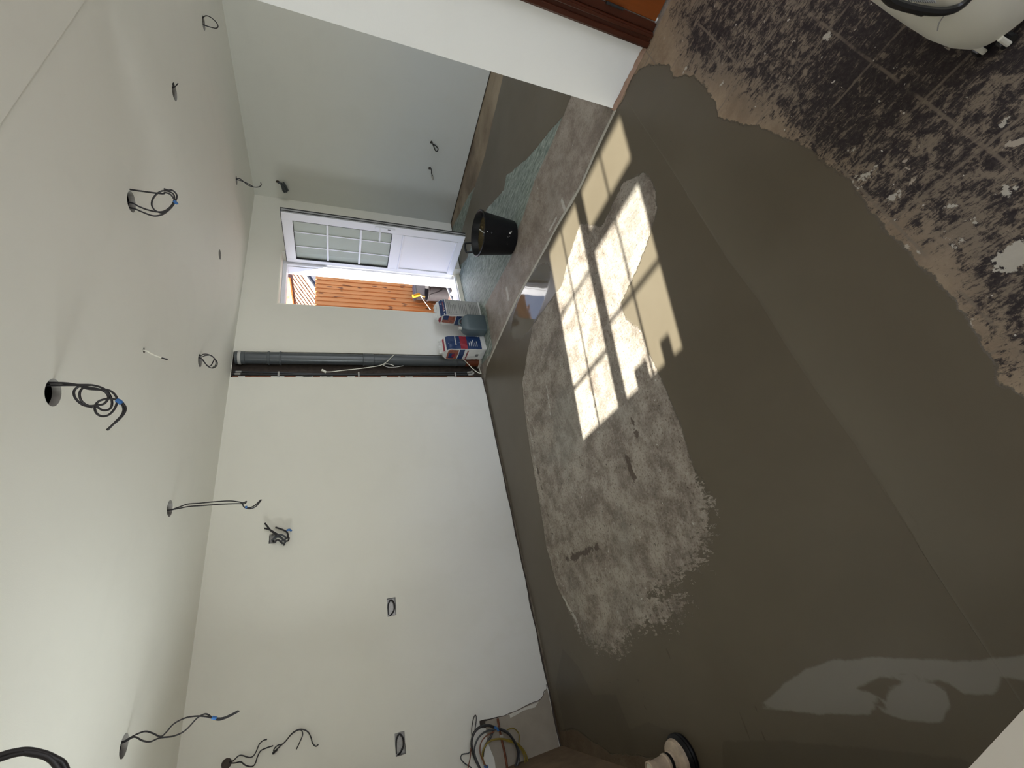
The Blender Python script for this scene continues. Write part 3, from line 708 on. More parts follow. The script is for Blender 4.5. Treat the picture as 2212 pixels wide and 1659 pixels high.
# things standing outside by the fence
ob_ = thing('outdoor_bucket', 'black cement-splashed bucket outside against the orange fence', 'bucket', (4.72, 4.84, -0.14))
lathe('bucket_body', [(0.0, 0.0), (0.125, 0.0), (0.15, 0.31), (0.158, 0.315), (0.158, 0.33), (0.146, 0.33), (0.142, 0.30), (0.118, 0.012), (0.0, 0.012)], M_CEMENTB, ob_, 28)
lathe('cement_dregs', [(0.0, 0.20), (0.134, 0.20)], M_PATCH, ob_, 20)
tl = thing('yellow_tool', 'yellow-handled tool lying in the outdoor bucket', 'tool', (4.74, 4.85, 0.20))
def rel(P, o): return [Vector(p)-o.location for p in P]
hp = [on_y(892, 640, 4.82), on_y(906, 636, 4.82)]
bm = bmesh.new(); bm_tube(bm, rel(hp, tl), 0.028, 6); from_bm('handle', bm, M_YTOOL, tl)
bm = bmesh.new(); bm_tube(bm, rel([on_y(905, 636, 4.82), on_y(912, 640, 4.83), on_y(918, 641, 4.84)], tl), 0.012, 8); from_bm('fitting', bm, M_BRASS, tl)
sk = thing('cream_stick', 'thin cream stick poking out beside the outdoor bucket', 'stick', tuple(on_y(909, 640, 4.80)))
bm = bmesh.new(); bm_tube(bm, rel([on_y(909, 640, 4.80), on_y(929, 668, 4.80)], sk), 0.0045, 8); from_bm('rod', bm, M_WHITEC, sk)
bm = bmesh.new(); bm_tube(bm, rel([on_y(927, 665, 4.80), on_y(930, 669, 4.80)], sk), 0.0075, 8); from_bm('tip', bm, M_WHITEC, sk)
bk = thing('scrap_block', 'weathered grey-brown block behind the outdoor bucket', 'block', (4.98, 5.12, -0.14))
box('block_body', (-0.14, -0.07, 0), (0.12, 0.07, 0.44), M_PATCH, bk, 0.012); box('block_cap', (-0.15, -0.075, 0.44), (0.13, 0.075, 0.47), M_GUTTER, bk, 0.004)
pg = thing('waste_pipes', 'grey waste pipe offcuts on the path by the door', 'pipe', (4.50, 4.45, -0.135))
tube('long_pipe', [(-0.28, 0.05, 0.035), (0.2, 0.2, 0.035)], 0.034, M_GUTTER, pg, 12, False)
tube('elbow', [(-0.30, -0.02, 0.035), (-0.24, -0.06, 0.035), (-0.20, -0.05, 0.09)], 0.036, M_GUTTER, pg, 12)

# ------------------------------------------------------------------ white door frame and open leaf
d1 = bpy.data.objects.new('door_1', None); COL.objects.link(d1); d1.location = (3.68, 3.93, 0); struct(d1)
loc_box('door_frame', (4.030, 3.880, 0.0), (4.088, 4.035, 2.068), M_UPVC, d1, 0.006)
loc_box('door_frame', (3.312, 3.880, 0.0), (3.360, 4.035, 2.068), M_UPVC, d1, 0.006)
loc_box('door_frame', (3.360, 3.880, 2.026), (4.030, 4.035, 2.068), M_UPVC, d1, 0.006)
loc_box('door_sill', (3.312, 3.855, 0.0), (4.088, 4.04, 0.070), M_UPVC, d1, 0.006)
loc_box('gasket', (4.026, 3.905, 0.075), (4.031, 3.911, 2.022), M_GREYEDGE, d1)
loc_box('sill_upstand', (3.312, 3.835, 0.0), (4.088, 3.855, 0.055), M_CREAM, d1, 0.003)

LA, LB = Vector((4.0, 3.09, 0)), Vector((4.06, 3.86, 0))
ud = (LA-LB).normalized()
leaf = thing('door_leaf', 'white half-glazed door leaf standing open into the room', 'door', tuple(LB), 0.0)
ang = math.atan2(ud.y, ud.x)
leaf.rotation_euler = (0, 0, ang)   # local +x = hinge to free edge; local -y is away from the viewer side
# facing side normal = (-x world) ; find sign of local y
ly = Vector((-math.sin(ang), math.cos(ang), 0)); SGN = 1 if ly.x < 0 else -1
def lbox(name, u0, u1, z0, z1, d0, d1_, mat, bev=0.0, par=leaf):
    ys = sorted((-SGN*d0, -SGN*d1_)); return box(name, (u0, ys[0], z0), (u1, ys[1], z1), mat, par, bev)
U0, U1, B0, B1 = -0.012, 0.703, 0.10, 2.028
lbox('hinge_stile', U0, 0.042, B0, B1, 0, 0.055, M_UPVC, 0.003)
lbox('lock_stile', 0.607, U1, B0, B1, 0, 0.055, M_UPVC, 0.003)
lbox('top_rail', 0.042, 0.607, 1.930, B1, 0, 0.055, M_UPVC, 0.003)
lbox('middle_rail', 0.042, 0.607, 0.812, 0.925, 0, 0.055, M_UPVC, 0.003)
lbox('bottom_rail', 0.042, 0.607, B0, 0.166, 0, 0.055, M_UPVC, 0.003)
pn = lbox('lower_panel', 0.042, 0.607, 0.166, 0.812, 0.008, 0.040, M_UPVC, 0.0)
bm = bmesh.new()
for (a, b_, c, d) in ((0.042, 0.607, 0.166, 0.186), (0.042, 0.607, 0.792, 0.812), (0.042, 0.062, 0.186, 0.792), (0.587, 0.607, 0.186, 0.792)):
    ys = sorted((SGN*0.006, -SGN*0.011)); bm_box(bm, (a, ys[0], c), (b_, ys[1], d), 0.0055)
from_bm('panel_bead', bm, M_UPVC, leaf)
lbox('pane', 0.042, 0.607, 0.925, 1.930, 0.022, 0.030, M_FROST)
bm = bmesh.new()
for (a, b_, c, d) in ((0.042, 0.050, 0.925, 1.93), (0.599, 0.607, 0.925, 1.93), (0.05, 0.60, 0.925, 0.930), (0.05, 0.60, 1.924, 1.93)):
    ys = sorted((-SGN*0.004, -SGN*0.022)); bm_box(bm, (a, ys[0], c), (b_, ys[1], d))
from_bm('gasket', bm, M_GASKET, leaf)
for zz in (1.256, 1.598): lbox('glazing_bar', 0.046, 0.604, zz-0.011, zz+0.011, 0.012, 0.021, M_UPVC, 0.003)
for uu in (0.235, 0.443): lbox('glazing_bar', uu-0.007, uu+0.007, 0.930, 1.925, 0.013, 0.020, M_UPVC, 0.003)
hd = lbox('handle_plate', 0.650, 0.678, 0.905, 1.120, -0.010, 0.0, M_UPVC, 0.004)
bm = bmesh.new()
bm_tube(bm, catmull([(0.664, SGN*0.008, 1.065), (0.664, SGN*0.045, 1.065), (0.640, SGN*0.055, 1.065), (0.53, SGN*0.055, 1.063)], 5), 0.010, 8)
from_bm('lever', bm, M_UPVC, hd, True)
bm = bmesh.new(); bm_box(bm, (0.660, min(SGN*0.010, SGN*0.0115), 0.955), (0.668, max(SGN*0.010, SGN*0.0115), 0.985)); from_bm('keyhole', bm, M_GASKET, hd)
# free edge: grey profile with black seals; black seal round the top
lbox('edge_profile', U1, U1+0.003, B0, B1, 0.004, 0.055, M_GREYEDGE)
lbox('edge_seal', U1+0.003, U1+0.006, B0, B1, 0.018, 0.027, M_GASKET)
lbox('edge_seal', U1-0.004, U1+0.007, B0-0.002, B1+0.004, 0.050, 0.060, M_GASKET)
lbox('top_seal', U0, U1+0.006, B1, B1+0.005, 0.0, 0.060, M_GASKET)
lbox('latch_plate', U1+0.003, U1+0.0055, 1.02, 1.10, 0.028, 0.044, M_STEEL)

# ------------------------------------------------------------------ pipe chase
sp = thing('soil_pipe', 'dark grey vertical soil pipe standing in the open wall chase', 'pipe', (2.640, 3.770, 0))
lathe('pipe_run', [(0.055, 0.18), (0.055, 2.385)], M_PIPE, sp, 32, cap=(True, True))
def zc(px): return on_y(px, 775, 3.74).z
def collar(z0, z1, r): lathe('pipe_collar', [(0.055, z0), (r, z0+0.004), (r, z1-0.004), (0.055, z1)], M_PIPE, sp, 32)
z_a, z_b = zc(608), zc(577)
collar(z_a, z_a+0.022, 0.066); collar(z_b-0.022, z_b, 0.066); collar(z_a, z_b, 0.060)
z_c = zc(784); collar(z_c-0.018, z_c, 0.065); collar(z_c-0.11, z_c-0.012, 0.060)
collar(2.30, 2.385, 0.060)
z_d = zc(982); collar(z_d-0.010, z_d, 0.059); collar(z_d-0.026, z_d-0.014, 0.059)
o = lathe('pipe_foot', [(0.0585, 0.0), (0.0585, zc(1005))], M_PIPE2, sp, 32, cap=(True, True)); o['label'] = 'terracotta brown foot of the pipe'
bm = bmesh.new(); bm_lathe(bm, [(0.075, 0.0), (0.082, 0.02), (0.066, 0.03), (0.060, 0.022)], 24); o = from_bm('mortar_collar', bm, M_MORTAR, sp, False)
o = lathe('pipe_strap', [(0.062, 2.335), (0.064, 2.338), (0.064, 2.357), (0.062, 2.36)], M_STRAP, sp, 32)
chase_c = [('hot_water_pipe', 810, 0.0075, M_COPPER, 'thin copper pipe with flaking white paint beside the chase edge', 3.79),]
cp = thing('copper_pipe', 'thin brown copper pipe with flaking white paint in the chase', 'pipe', (2.437, 3.785, 0))
tube('pipe_run', [(0, 0, 0.10), (0.002, 0, 0.8), (-0.001, 0, 1.6), (0, 0, 2.39)], 0.0085, M_COPPER, cp, 10)
random.seed(3)
for i in range(16):
    z0 = random.uniform(0.3, 2.3); o = lathe('paint_flake', [(0.0090, z0), (0.0090, z0+random.uniform(0.02, 0.09))], M_SMEAR, cp, 10)
for zz in (zc(603), zc(774), zc(980)): box('pipe_clip', (-0.012, -0.016, zz-0.008), (0.052, -0.010, zz+0.008), M_STRAP, cp, 0.002)
for k, (xo, wob, lab) in enumerate(((2.468, 0.004, 'straight dark grey plastic water pipe next to the copper pipe'), (2.500, 0.012, 'bowed dark grey plastic water pipe between copper and soil pipes'))):
    t = thing('water_pipe', lab, 'pipe', (xo, 3.785+0.022*k, 0), group=None)
    tube('pipe_run', [(wob*math.sin(z*2.6+k), 0.004*k, z) for z in np.linspace(0.13, 2.39, 14)], 0.0075, M_CABLEG, t, 8)
    tube('elbow_fitting', [(wob*math.sin(0.13*2.6+k), 0, 0.16), (wob*math.sin(0.13*2.6+k), -0.01, 0.115), (0.02, -0.02, 0.10)], 0.012, M_STRAP, t, 8)
    tube('pipe_sleeve', [(wob*math.sin(2.34*2.6+k), 0.004*k, 2.33), (wob*math.sin(2.34*2.6+k), 0.004*k, 2.375)], 0.010, M_STRAP, t, 8, False)
def wy(pts, y): return [on_y(a, b_, y) for a, b_ in pts]
wc = thing('white_flex', 'white flex with small plug end draped over the soil pipe', 'cable', (2.6, 3.70, 1.0))
P = wy([(700, 803), (715, 803), (740, 800), (770, 797), (800, 793), (822, 789), (835, 782), (845, 772), (852, 766)], 3.705)
tube('flex', rel(P, wc), 0.0042, M_WHITEC, wc, 8)
tube('flex', rel(wy([(828, 788), (835, 786), (846, 788), (852, 791)], 3.705), wc), 0.0038, M_WHITEC, wc, 8)
tube('flex', rel(wy([(828, 789), (838, 793), (855, 793), (871, 790)], 3.71), wc), 0.0035, M_STRAP, wc, 8)
q = rel(wy([(695, 799), (704, 804)], 3.705), wc); bm = bmesh.new(); bm_tube(bm, q, 0.012, 4); from_bm('plug_end', bm, M_WHITEC, wc)
wc2 = thing('white_flex', 'white flex curving across the terracotta pipe foot', 'cable', (2.6, 3.70, 0.1))
tube('flex', rel(wy([(955, 769), (975, 768), (990, 770), (1003, 778), (1012, 787), (1022, 797), (1033, 805), (1040, 806)], 3.695), wc2), 0.0042, M_WHITEC, wc2, 8)
tube('flex', rel(wy([(1034, 790), (1036, 798), (1038, 805)], 3.71), wc2), 0.0035, M_WHITEC, wc2, 8)

# ------------------------------------------------------------------ ceiling light tails
def ring_trim(): pass
def ceil_cable(name, label, key, strands, tape=None, r=0.0036, dz=0.0):
    hx, hy, hr = HOLES[key]
    t = thing(name, label, 'cable', (hx, hy, CE))
    for st in strands:
        P = [on_drop(a, b_, (hx, hy, CE)) for a, b_ in st]
        P = [Vector((P[0].x, P[0].y, CE+0.06))]+P if P[0].z > CE-0.12 else P
        tube('strand', rel(P, t), r, M_CABLE, t, 8)
    if tape:
        P = [on_drop(a, b_, (hx, hy, CE)) for a, b_ in tape]; o = tube('tape', rel(P, t), r*2.1, M_BLUET, t, 8); o['label'] = 'blue tape'
    return t
ceil_cable('lighting_cable', 'long coiled cable hanging from the largest-looking ceiling hole', 'a',
    [[(122, 827), (145, 828), (168, 831), (200, 832), (225, 840), (238, 855), (242, 872), (236, 884), (222, 886), (212, 880), (208, 876), (225, 872), (234, 858), (225, 845), (200, 838), (180, 838), (172, 850), (176, 866), (190, 876), (207, 876)],
     [(122, 827), (150, 829), (172, 834), (190, 840), (215, 842), (232, 842), (246, 850), (253, 864), (248, 882), (235, 896), (220, 899), (208, 892), (205, 878), (215, 866), (235, 861), (250, 863)],
     [(190, 832), (172, 834), (160, 845), (163, 860), (178, 874), (200, 880)],
     [(250, 863), (262, 868), (271, 880), (268, 893), (256, 907), (243, 918), (231, 929)], [(253, 866), (264, 874), (267, 886), (262, 898), (250, 911), (232, 929)]],
    [(252, 864), (258, 867), (263, 872)])
ceil_cable('lighting_cable', 'cable ending in one neat round loop with blue tape', 'b',
    [[(284, 438), (300, 446), (318, 453), (336, 457), (352, 457), (366, 449), (375, 436), (376, 422), (368, 415), (353, 412), (340, 418), (330, 430), (328, 444), (336, 455), (352, 460), (366, 452), (376, 440), (382, 426), (380, 418), (372, 411), (364, 411), (354, 408)],
     [(287, 450), (305, 457), (326, 465), (340, 466), (355, 461), (370, 448), (378, 434)],
     [(344, 418), (356, 416), (368, 420), (376, 430)]], [(376, 434), (380, 438), (383, 437)])
ceil_cable('lighting_cable', 'two straight parallel cables hanging to a small hook, above the metal wall outlet', 'c',
    [[(366, 1102), (385, 1096), (405, 1089), (430, 1087), (460, 1084), (495, 1082), (515, 1084), (525, 1086), (532, 1083), (530, 1087), (524, 1089)],
     [(366, 1102), (388, 1098), (410, 1094), (440, 1092), (480, 1089), (520, 1088), (524, 1090), (528, 1096), (540, 1099), (553, 1094), (565, 1079)],
     [(528, 1095), (538, 1097), (550, 1092), (564, 1079)]], [(530, 1096), (534, 1095)])
ceil_cable('lighting_cable', 'twisted pair of cables with blue tape hanging nearest the window wall', 'd',
    [[(266, 1602), (280, 1594), (300, 1584), (315, 1580), (330, 1584), (347, 1591), (360, 1581), (375, 1564), (400, 1551), (425, 1547), (445, 1548), (460, 1551), (480, 1551), (500, 1543), (515, 1535)],
     [(268, 1603), (290, 1592), (308, 1600), (325, 1602), (345, 1594), (375, 1590), (400, 1578), (425, 1552), (440, 1543), (450, 1544), (460, 1552), (475, 1555), (495, 1548), (517, 1536)]],
    [(458, 1550), (468, 1552)], r=0.0033)
ceil_cable('lighting_cable', 'short stub of cable at the ceiling hole above the end wall', 'e', [[(374, 190), (374, 182), (375, 178)], [(374, 188), (381, 184), (385, 180)]], r=0.0028)
ceil_cable('lighting_cable', 'cable forming a small D-shaped loop at the hole furthest along the ceiling', 'f', [[(440, 54), (452, 58), (466, 61), (471, 57), (467, 48), (456, 38), (446, 34), (438, 38), (436, 44)]], r=0.0034)
ceil_cable('lighting_cable', 'S-shaped cable hanging beside the corner of the two walls', 'g', [[(511, 386), (518, 386), (526, 392), (536, 400), (548, 404), (558, 404), (564, 400), (563, 394)], [(512, 388), (528, 393), (540, 399), (548, 404)]], r=0.0042)
ceil_cable('lighting_cable', 'small tangled loop of cable above the top of the soil pipe', 'i', [[(433, 768), (440, 765), (451, 766), (462, 773), (469, 782), (468, 790), (460, 795), (450, 792), (441, 782), (434, 773)], [(434, 771), (444, 768), (456, 768), (465, 777), (466, 788), (459, 794)], [(434, 774), (446, 788), (455, 790), (463, 776)]], r=0.0034)
o = ceil_cable('white_ceiling_flex', 'thin pale flex with dark tip poking from the mid ceiling', 'j', [[(312, 757), (325, 763), (338, 769), (350, 773)]], r=0.0035)
for ch in o.children: ch.data.materials[0] = M_WHITEC
P = [on_drop(a, b_, HOLES['j']) for a, b_ in [(350, 773), (362, 776)]] if False else [on_drop(a, b_, (HOLES['j'][0], HOLES['j'][1], CE)) for a, b_ in [(349, 773), (362, 777)]]
tube('bare_tip', rel(P, o), 0.0038, M_CABLE, o, 8, False)
kx, ky = HOLES['k'][:2]
t = thing('lighting_cable', 'thick looped pair of cables cut off by the picture corner, nearest the viewer', 'cable', (kx, ky, CE))
A0 = (-0.02, 1.15, CE)
for st, rr in (([(-60, 1655), (0, 1631), (30, 1623), (60, 1620), (95, 1627), (120, 1638), (138, 1650), (150, 1680)], 0.0042), ([(-60, 1660), (0, 1640), (40, 1628), (70, 1627), (98, 1635), (118, 1650), (130, 1675)], 0.0042), ([(55, 1624), (90, 1630), (112, 1640), (135, 1668)], 0.0055)):
    tube('strand', rel([on_drop(a, b_, A0) for a, b_ in st], t), rr, M_CABLE, t, 10)

# ------------------------------------------------------------------ wall outlets
def back_box(name, label, quad, dark=False):
    xs = [p[0] for p in quad]; zs = [p[1] for p in quad]; x0, x1, z0, z1 = min(xs), max(xs), min(zs), max(zs)
    cx, cz = (x0+x1)/2, (z0+z1)/2
    t = thing(name, label, 'socket box', (cx, YW+0.004, cz))
    w, h = (x1-x0)/2-0.001, (z1-z0)/2-0.001
    bm = bmesh.new()
    bm_box(bm, (-w, 0.034, -h), (w, 0.036, h)); bm_box(bm, (-w, 0.0, -h), (-w+0.0015, 0.034, h)); bm_box(bm, (w-0.0015, 0, -h), (w, 0.034, h)); bm_box(bm, (-w, 0, -h), (w, 0.034, -h+0.0015)); bm_box(bm, (-w, 0, h-0.0015), (w, 0.034, h))
    from_bm('metal_box', bm, M_STEEL, t)
    for s in (-1, 1):
        o = lathe('fixing_lug', [(0.0, 0.0), (0.004, 0.0)], M_GASKET, t, 10); o.rotation_euler = (PI/2, 0, 0); o.location = (s*w*0.6, 0.0335, -h*0.3)
    P = [(w*0.95, 0.02, h*0.8)] + [(0.043*math.cos(a), 0.012, 0.022*math.sin(a)-0.002) for a in np.linspace(0.6, -2.2, 10)] + [(-w*0.95, 0.02, h*0.6)]
    P = [(-w*.98, .022, h*.55), (-w*.75, .014, -h*.1), (-w*.35, .012, -h*.62), (w*.2, .012, -h*.72), (w*.65, .012, -h*.4), (w*.78, .013, h*.1), (w*.4, .014, h*.6), (-w*.2, .016, h*.78), (-w*.8, .02, h*.85)]
    tube('cable_loop', P, 0.0052, M_CABLE, t, 8)
    return t
back_box('socket_box', 'recessed metal socket box with looped cable, middle of the long wall', SOCK1)
back_box('socket_box', 'recessed metal socket box with looped cable, above the large cable coil', SOCK2)

ot = thing('outlet_cables', 'bundle of dark cables bursting from a small metal box high on the long wall', 'cable', (0.94, YW, 1.97))
bm = bmesh.new()
bm_box(bm, (-0.036, 0.0, -0.012), (-0.034, 0.03, 0.034)); bm_box(bm, (0.034, 0, -0.012), (0.036, 0.03, 0.034)); bm_box(bm, (-0.036, 0.03, -0.014), (0.036, 0.032, 0.034))
from_bm('metal_box', bm, M_STEEL, ot)
yo = YW-0.05
for st in ([(590, 1165), (596, 1158), (606, 1155), (616, 1160), (614, 1168), (606, 1168)], [(588, 1166), (600, 1160), (612, 1165), (616, 1172), (608, 1174)], [(592, 1172), (600, 1166), (608, 1172), (614, 1176), (612, 1178)],
           [(620, 1157), (624, 1162), (622, 1168), (614, 1168), (606, 1160), (598, 1157), (590, 1150), (584, 1145), (572, 1130)], [(604, 1157), (592, 1150), (582, 1144), (571, 1141)], [(616, 1165), (622, 1160), (620, 1150), (610, 1144), (595, 1139)]):
    P = wy(st, yo); 
    if st[0][0] in (590, 588, 592): P = [Vector((0.94, YW+0.02, 1.985))]+P
    tube('strand', rel(P, ot), 0.0062, M_CABLEG if st[0][0] in (590, 588) else M_CABLE, ot, 8)
o = tube('tape', rel(wy([(619, 1146), (625, 1144), (630, 1147)], yo-0.005), ot), 0.0075, M_BLUET, ot, 6); o['label'] = 'blue tape'

wt = thing('wall_cable', 'pair of wavy cables leaving a small hole near the window wall, upper', 'cable', (WH[0], YW, WH[1]))
for st, y_, rr in (([(492, 1650), (503, 1644), (515, 1633), (524, 1632), (537, 1636), (546, 1634), (553, 1624), (560, 1608), (568, 1600), (577, 1597)], YW-0.03, 0.0035),
                   ([(493, 1652), (508, 1648), (520, 1646), (530, 1653), (543, 1656), (551, 1650), (556, 1635), (563, 1622), (575, 1616), (590, 1611)], YW-0.03, 0.0035)):
    P = wy(st, y_); P[0].y = YW+0.02; tube('strand', rel(P, wt), rr, M_CABLE, wt, 8)
wt2 = thing('wall_cable', 'forked cable arching over with a knotted end, below the wavy pair', 'cable', tuple(wy([(600, 1610)], YW-0.01)[0]))
for st, rr in (([(588, 1630), (595, 1622), (605, 1612), (618, 1600), (630, 1585), (642, 1577), (655, 1576), (666, 1582), (672, 1594), (675, 1605), (682, 1612), (688, 1608)], 0.0036), ([(590, 1628), (592, 1618), (600, 1610), (612, 1606), (628, 1588), (640, 1579), (650, 1577), (654, 1586), (649, 1600), (640, 1619)], 0.0034)):
    P = wy(st, YW-0.03); P[0].y = YW+0.0; tube('strand', rel(P, wt2), rr, M_CABLE, wt2, 8)
tube('tape', rel(wy([(589, 1628), (599, 1619)], YW-0.03), wt2), 0.0068, M_CABLE, wt2, 6, False)

def w2p(pts, x): return [on_x(a, b_, x) for a, b_ in pts]
hb_ = thing('wall_cable', 'folded bundle of dark cables on the end wall above the open door', 'cable', tuple(HA))
for st in ([(600, 395), (606, 396), (609, 402), (612, 412), (616, 416)], [(607, 395), (611, 400), (614, 408), (620, 414)], [(612, 394), (616, 400), (620, 408), (622, 412)], [(608, 397), (612, 405), (617, 413)], [(610, 398), (615, 406), (619, 415)]):
    tube('strand', rel(w2p(st, XW2-0.04), hb_), 0.0105, M_CABLEG, hb_, 8)
for q_, st, lab in ((HC, [(932, 307), (935, 312), (938, 319), (941, 326), (945, 326), (946, 321), (941, 315), (935, 311)], 'small teardrop cable loop low on the end wall'), (HD, [(929, 364), (932, 368), (932, 374), (934, 380)], 'short cable with pale connector low on the end wall')):
    t = thing('wall_cable', lab, 'cable', tuple(q_)); P = w2p(st, XW2-0.035); P[0].x = XW2+0.02
    tube('strand', rel(P, t), 0.0058, M_CABLE, t, 8)
    if q_ is HD: o = tube('connector', rel(w2p([(933, 380), (936, 388)], XW2-0.035), t), 0.011, M_STRAP, t, 8, False)

# big coil at the near end of the long wall
cl = thing('cable_coil', 'large coil of mixed cables hanging low at the near end of the long wall', 'cable', tuple(on_y(1070, 1600, YW-0.05)))
for st, rr, mt, y_ in (([(1072, 1573), (1055, 1567), (1038, 1570), (1025, 1582), (1019, 1600), (1020, 1620), (1027, 1640), (1036, 1659), (1045, 1690)], 0.0085, M_CABLE, .05),
        ([(1072, 1575), (1050, 1580), (1035, 1592), (1026, 1612), (1026, 1632), (1034, 1655), (1040, 1690)], 0.006, M_CABLEG, .06),
        ([(1075, 1573), (1095, 1582), (1110, 1600), (1120, 1622), (1121, 1640), (1115, 1659), (1105, 1690)], 0.0085, M_CABLEG, .06),
        ([(1078, 1575), (1100, 1588), (1114, 1610), (1118, 1630), (1112, 1659), (1100, 1690)], 0.005, M_CABLE, .07),
        ([(1068, 1580), (1050, 1590), (1039, 1605), (1037, 1625), (1044, 1645), (1052, 1659), (1062, 1685)], 0.004, M_REDC, .065),
        ([(1095, 1598), (1080, 1596), (1060, 1600), (1048, 1612), (1042, 1630), (1046, 1650), (1056, 1670)], 0.006, M_YELLOW, .055),
        ([(1090, 1597), (1110, 1602), (1125, 1613), (1136, 1630), (1140, 1650), (1138, 1680)], 0.006, M_YELLOW, .055),
        ([(1093, 1600), (1112, 1606), (1128, 1622), (1134, 1645), (1130, 1680)], 0.005, M_YELLOW, .06),
        ([(1066, 1578), (1060, 1592), (1052, 1604), (1045, 1620), (1043, 1635)], 0.007, M_CABLE, .04),
        ([(1020, 1600), (1019, 1575), (1023, 1552), (1027, 1545), (1029, 1553), (1026, 1578)], 0.0035, M_CABLE, .045),
        ([(1017, 1620), (1012, 1627), (998, 1630), (996, 1640), (1005, 1650), (1018, 1659), (1030, 1680)], 0.0038, M_CABLEG, .045),
        ([(1017, 1615), (1016, 1635), (1011, 1659), (1008, 1690)], 0.0035, M_REDC, .05),
        ([(1095, 1577), (1106, 1573), (1116, 1578), (1122, 1590), (1121, 1610)], 0.0035, M_YELLOW, .04)):
    o = tube('strand', rel(wy(st, YW-y_), cl), rr, mt, cl, 8)
o = tube('tape', rel(wy([(1068, 1571), (1075, 1575), (1077, 1579)], YW-0.06), cl), 0.0085, M_BLUET, cl, 8); o['label'] = 'blue tape'
o = tube('tape', rel(wy([(1046, 1654), (1054, 1658)], YW-0.06), cl), 0.009, M_BLUET, cl, 8, False); o['label'] = 'blue tape'
cp2 = thing('copper_pipe', 'bare brown copper pipe on the wall behind the cable coil', 'pipe', tuple(on_y(1090, 1620, YW-0.012)))
tube('pipe_run', rel(wy([(1075, 1552), (1078, 1570), (1083, 1595), (1090, 1625), (1097, 1665), (1104, 1700)], YW-0.014), cp2), 0.0078, M_REDC, cp2, 10)
q = wy([(1079, 1592), (1086, 1591)], YW-0.02); tube('pipe_clip', rel(q, cp2), 0.012, M_STRAP, cp2, 6, False)

# ------------------------------------------------------------------ black tub
tb = thing('builders_tub', 'black rubber builders tub of murky water near the open door', 'tub', (3.075, 2.365, 0), math.radians(12))
lathe('tub_body', [(0.0, 0.0), (0.140, 0.0), (0.152, 0.008), (0.192, 0.318), (0.204, 0.322), (0.206, 0.334), (0.196, 0.338), (0.188, 0.330), (0.146, 0.016), (0.0, 0.014)], M_BLACKP, tb, 48)
lathe('water', [(0.0, 0.272), (0.1815, 0.272)], M_WATER, tb, 40)
def tub_handle(a0, pts):
    a0 -= math.radians(12)
    tube('tub_handle', [(r*math.cos(a0+da), r*math.sin(a0+da), z) for da, r, z in pts], 0.010, M_BLACKP, tb, 8)
tub_handle(math.radians(80), [(-0.26, 0.198, 0.325), (-0.25, 0.212, 0.365), (-0.20, 0.218, 0.392), (0.20, 0.218, 0.392), (0.25, 0.212, 0.365), (0.26, 0.198, 0.325)])
tub_handle(math.radians(260), [(-0.26, 0.190, 0.328), (-0.25, 0.172, 0.318), (-0.18, 0.150, 0.305), (0.18, 0.150, 0.305), (0.25, 0.172, 0.318), (0.26, 0.190, 0.328)])
dip = thing('flat_trowel_tray', 'thin grey-edged tool resting in the murky water of the tub', 'tool', (3.03, 2.29, 0.262), math.radians(35))
bm = bmesh.new(); bm_tube(bm, catmull([(-0.11, 0.0, 0.05), (-0.06, 0.02, 0.035), (0.05, 0.02, 0.03), (0.09, 0.0, 0.06)], 5), 0.005, 6); from_bm('wire_handle', bm, M_STRAP, dip, True)
box('blade', (-0.08, -0.02, 0.012), (0.08, 0.05, 0.020), M_CEMENTB, dip, 0.002)
random.seed(5)
for da, z, w_, h_2 in ((14, 0.085, .035, .010), (17, 0.075, .022, .006), (12, 0.095, .02, .004), (4, 0.09, .012, .004), (1, 0.105, .008, .003), (6, 0.27, .03, .010), (-20, 0.10, .010, .003), (20, 0.07, .02, .003)):
    a = math.radians(218-12+da); r = 0.1525+(z-0.008)/0.31*0.04
    bm = bmesh.new(); n = 9; q = [random.uniform(0.45, 1.0) for _ in range(n)]
    c = [bm.verts.new(((r+0.0025)*math.cos(a+w_*2.2*q[k]*math.cos(2*PI*k/n)), (r+0.0025)*math.sin(a+w_*2.2*q[k]*math.cos(2*PI*k/n)), z+h_2*q[k]*math.sin(2*PI*k/n))) for k in range(n)]
    bm.faces.new(c); from_bm('cement_splash', bm, M_STRAP if z < 0.2 else M_CABLEG, tb)

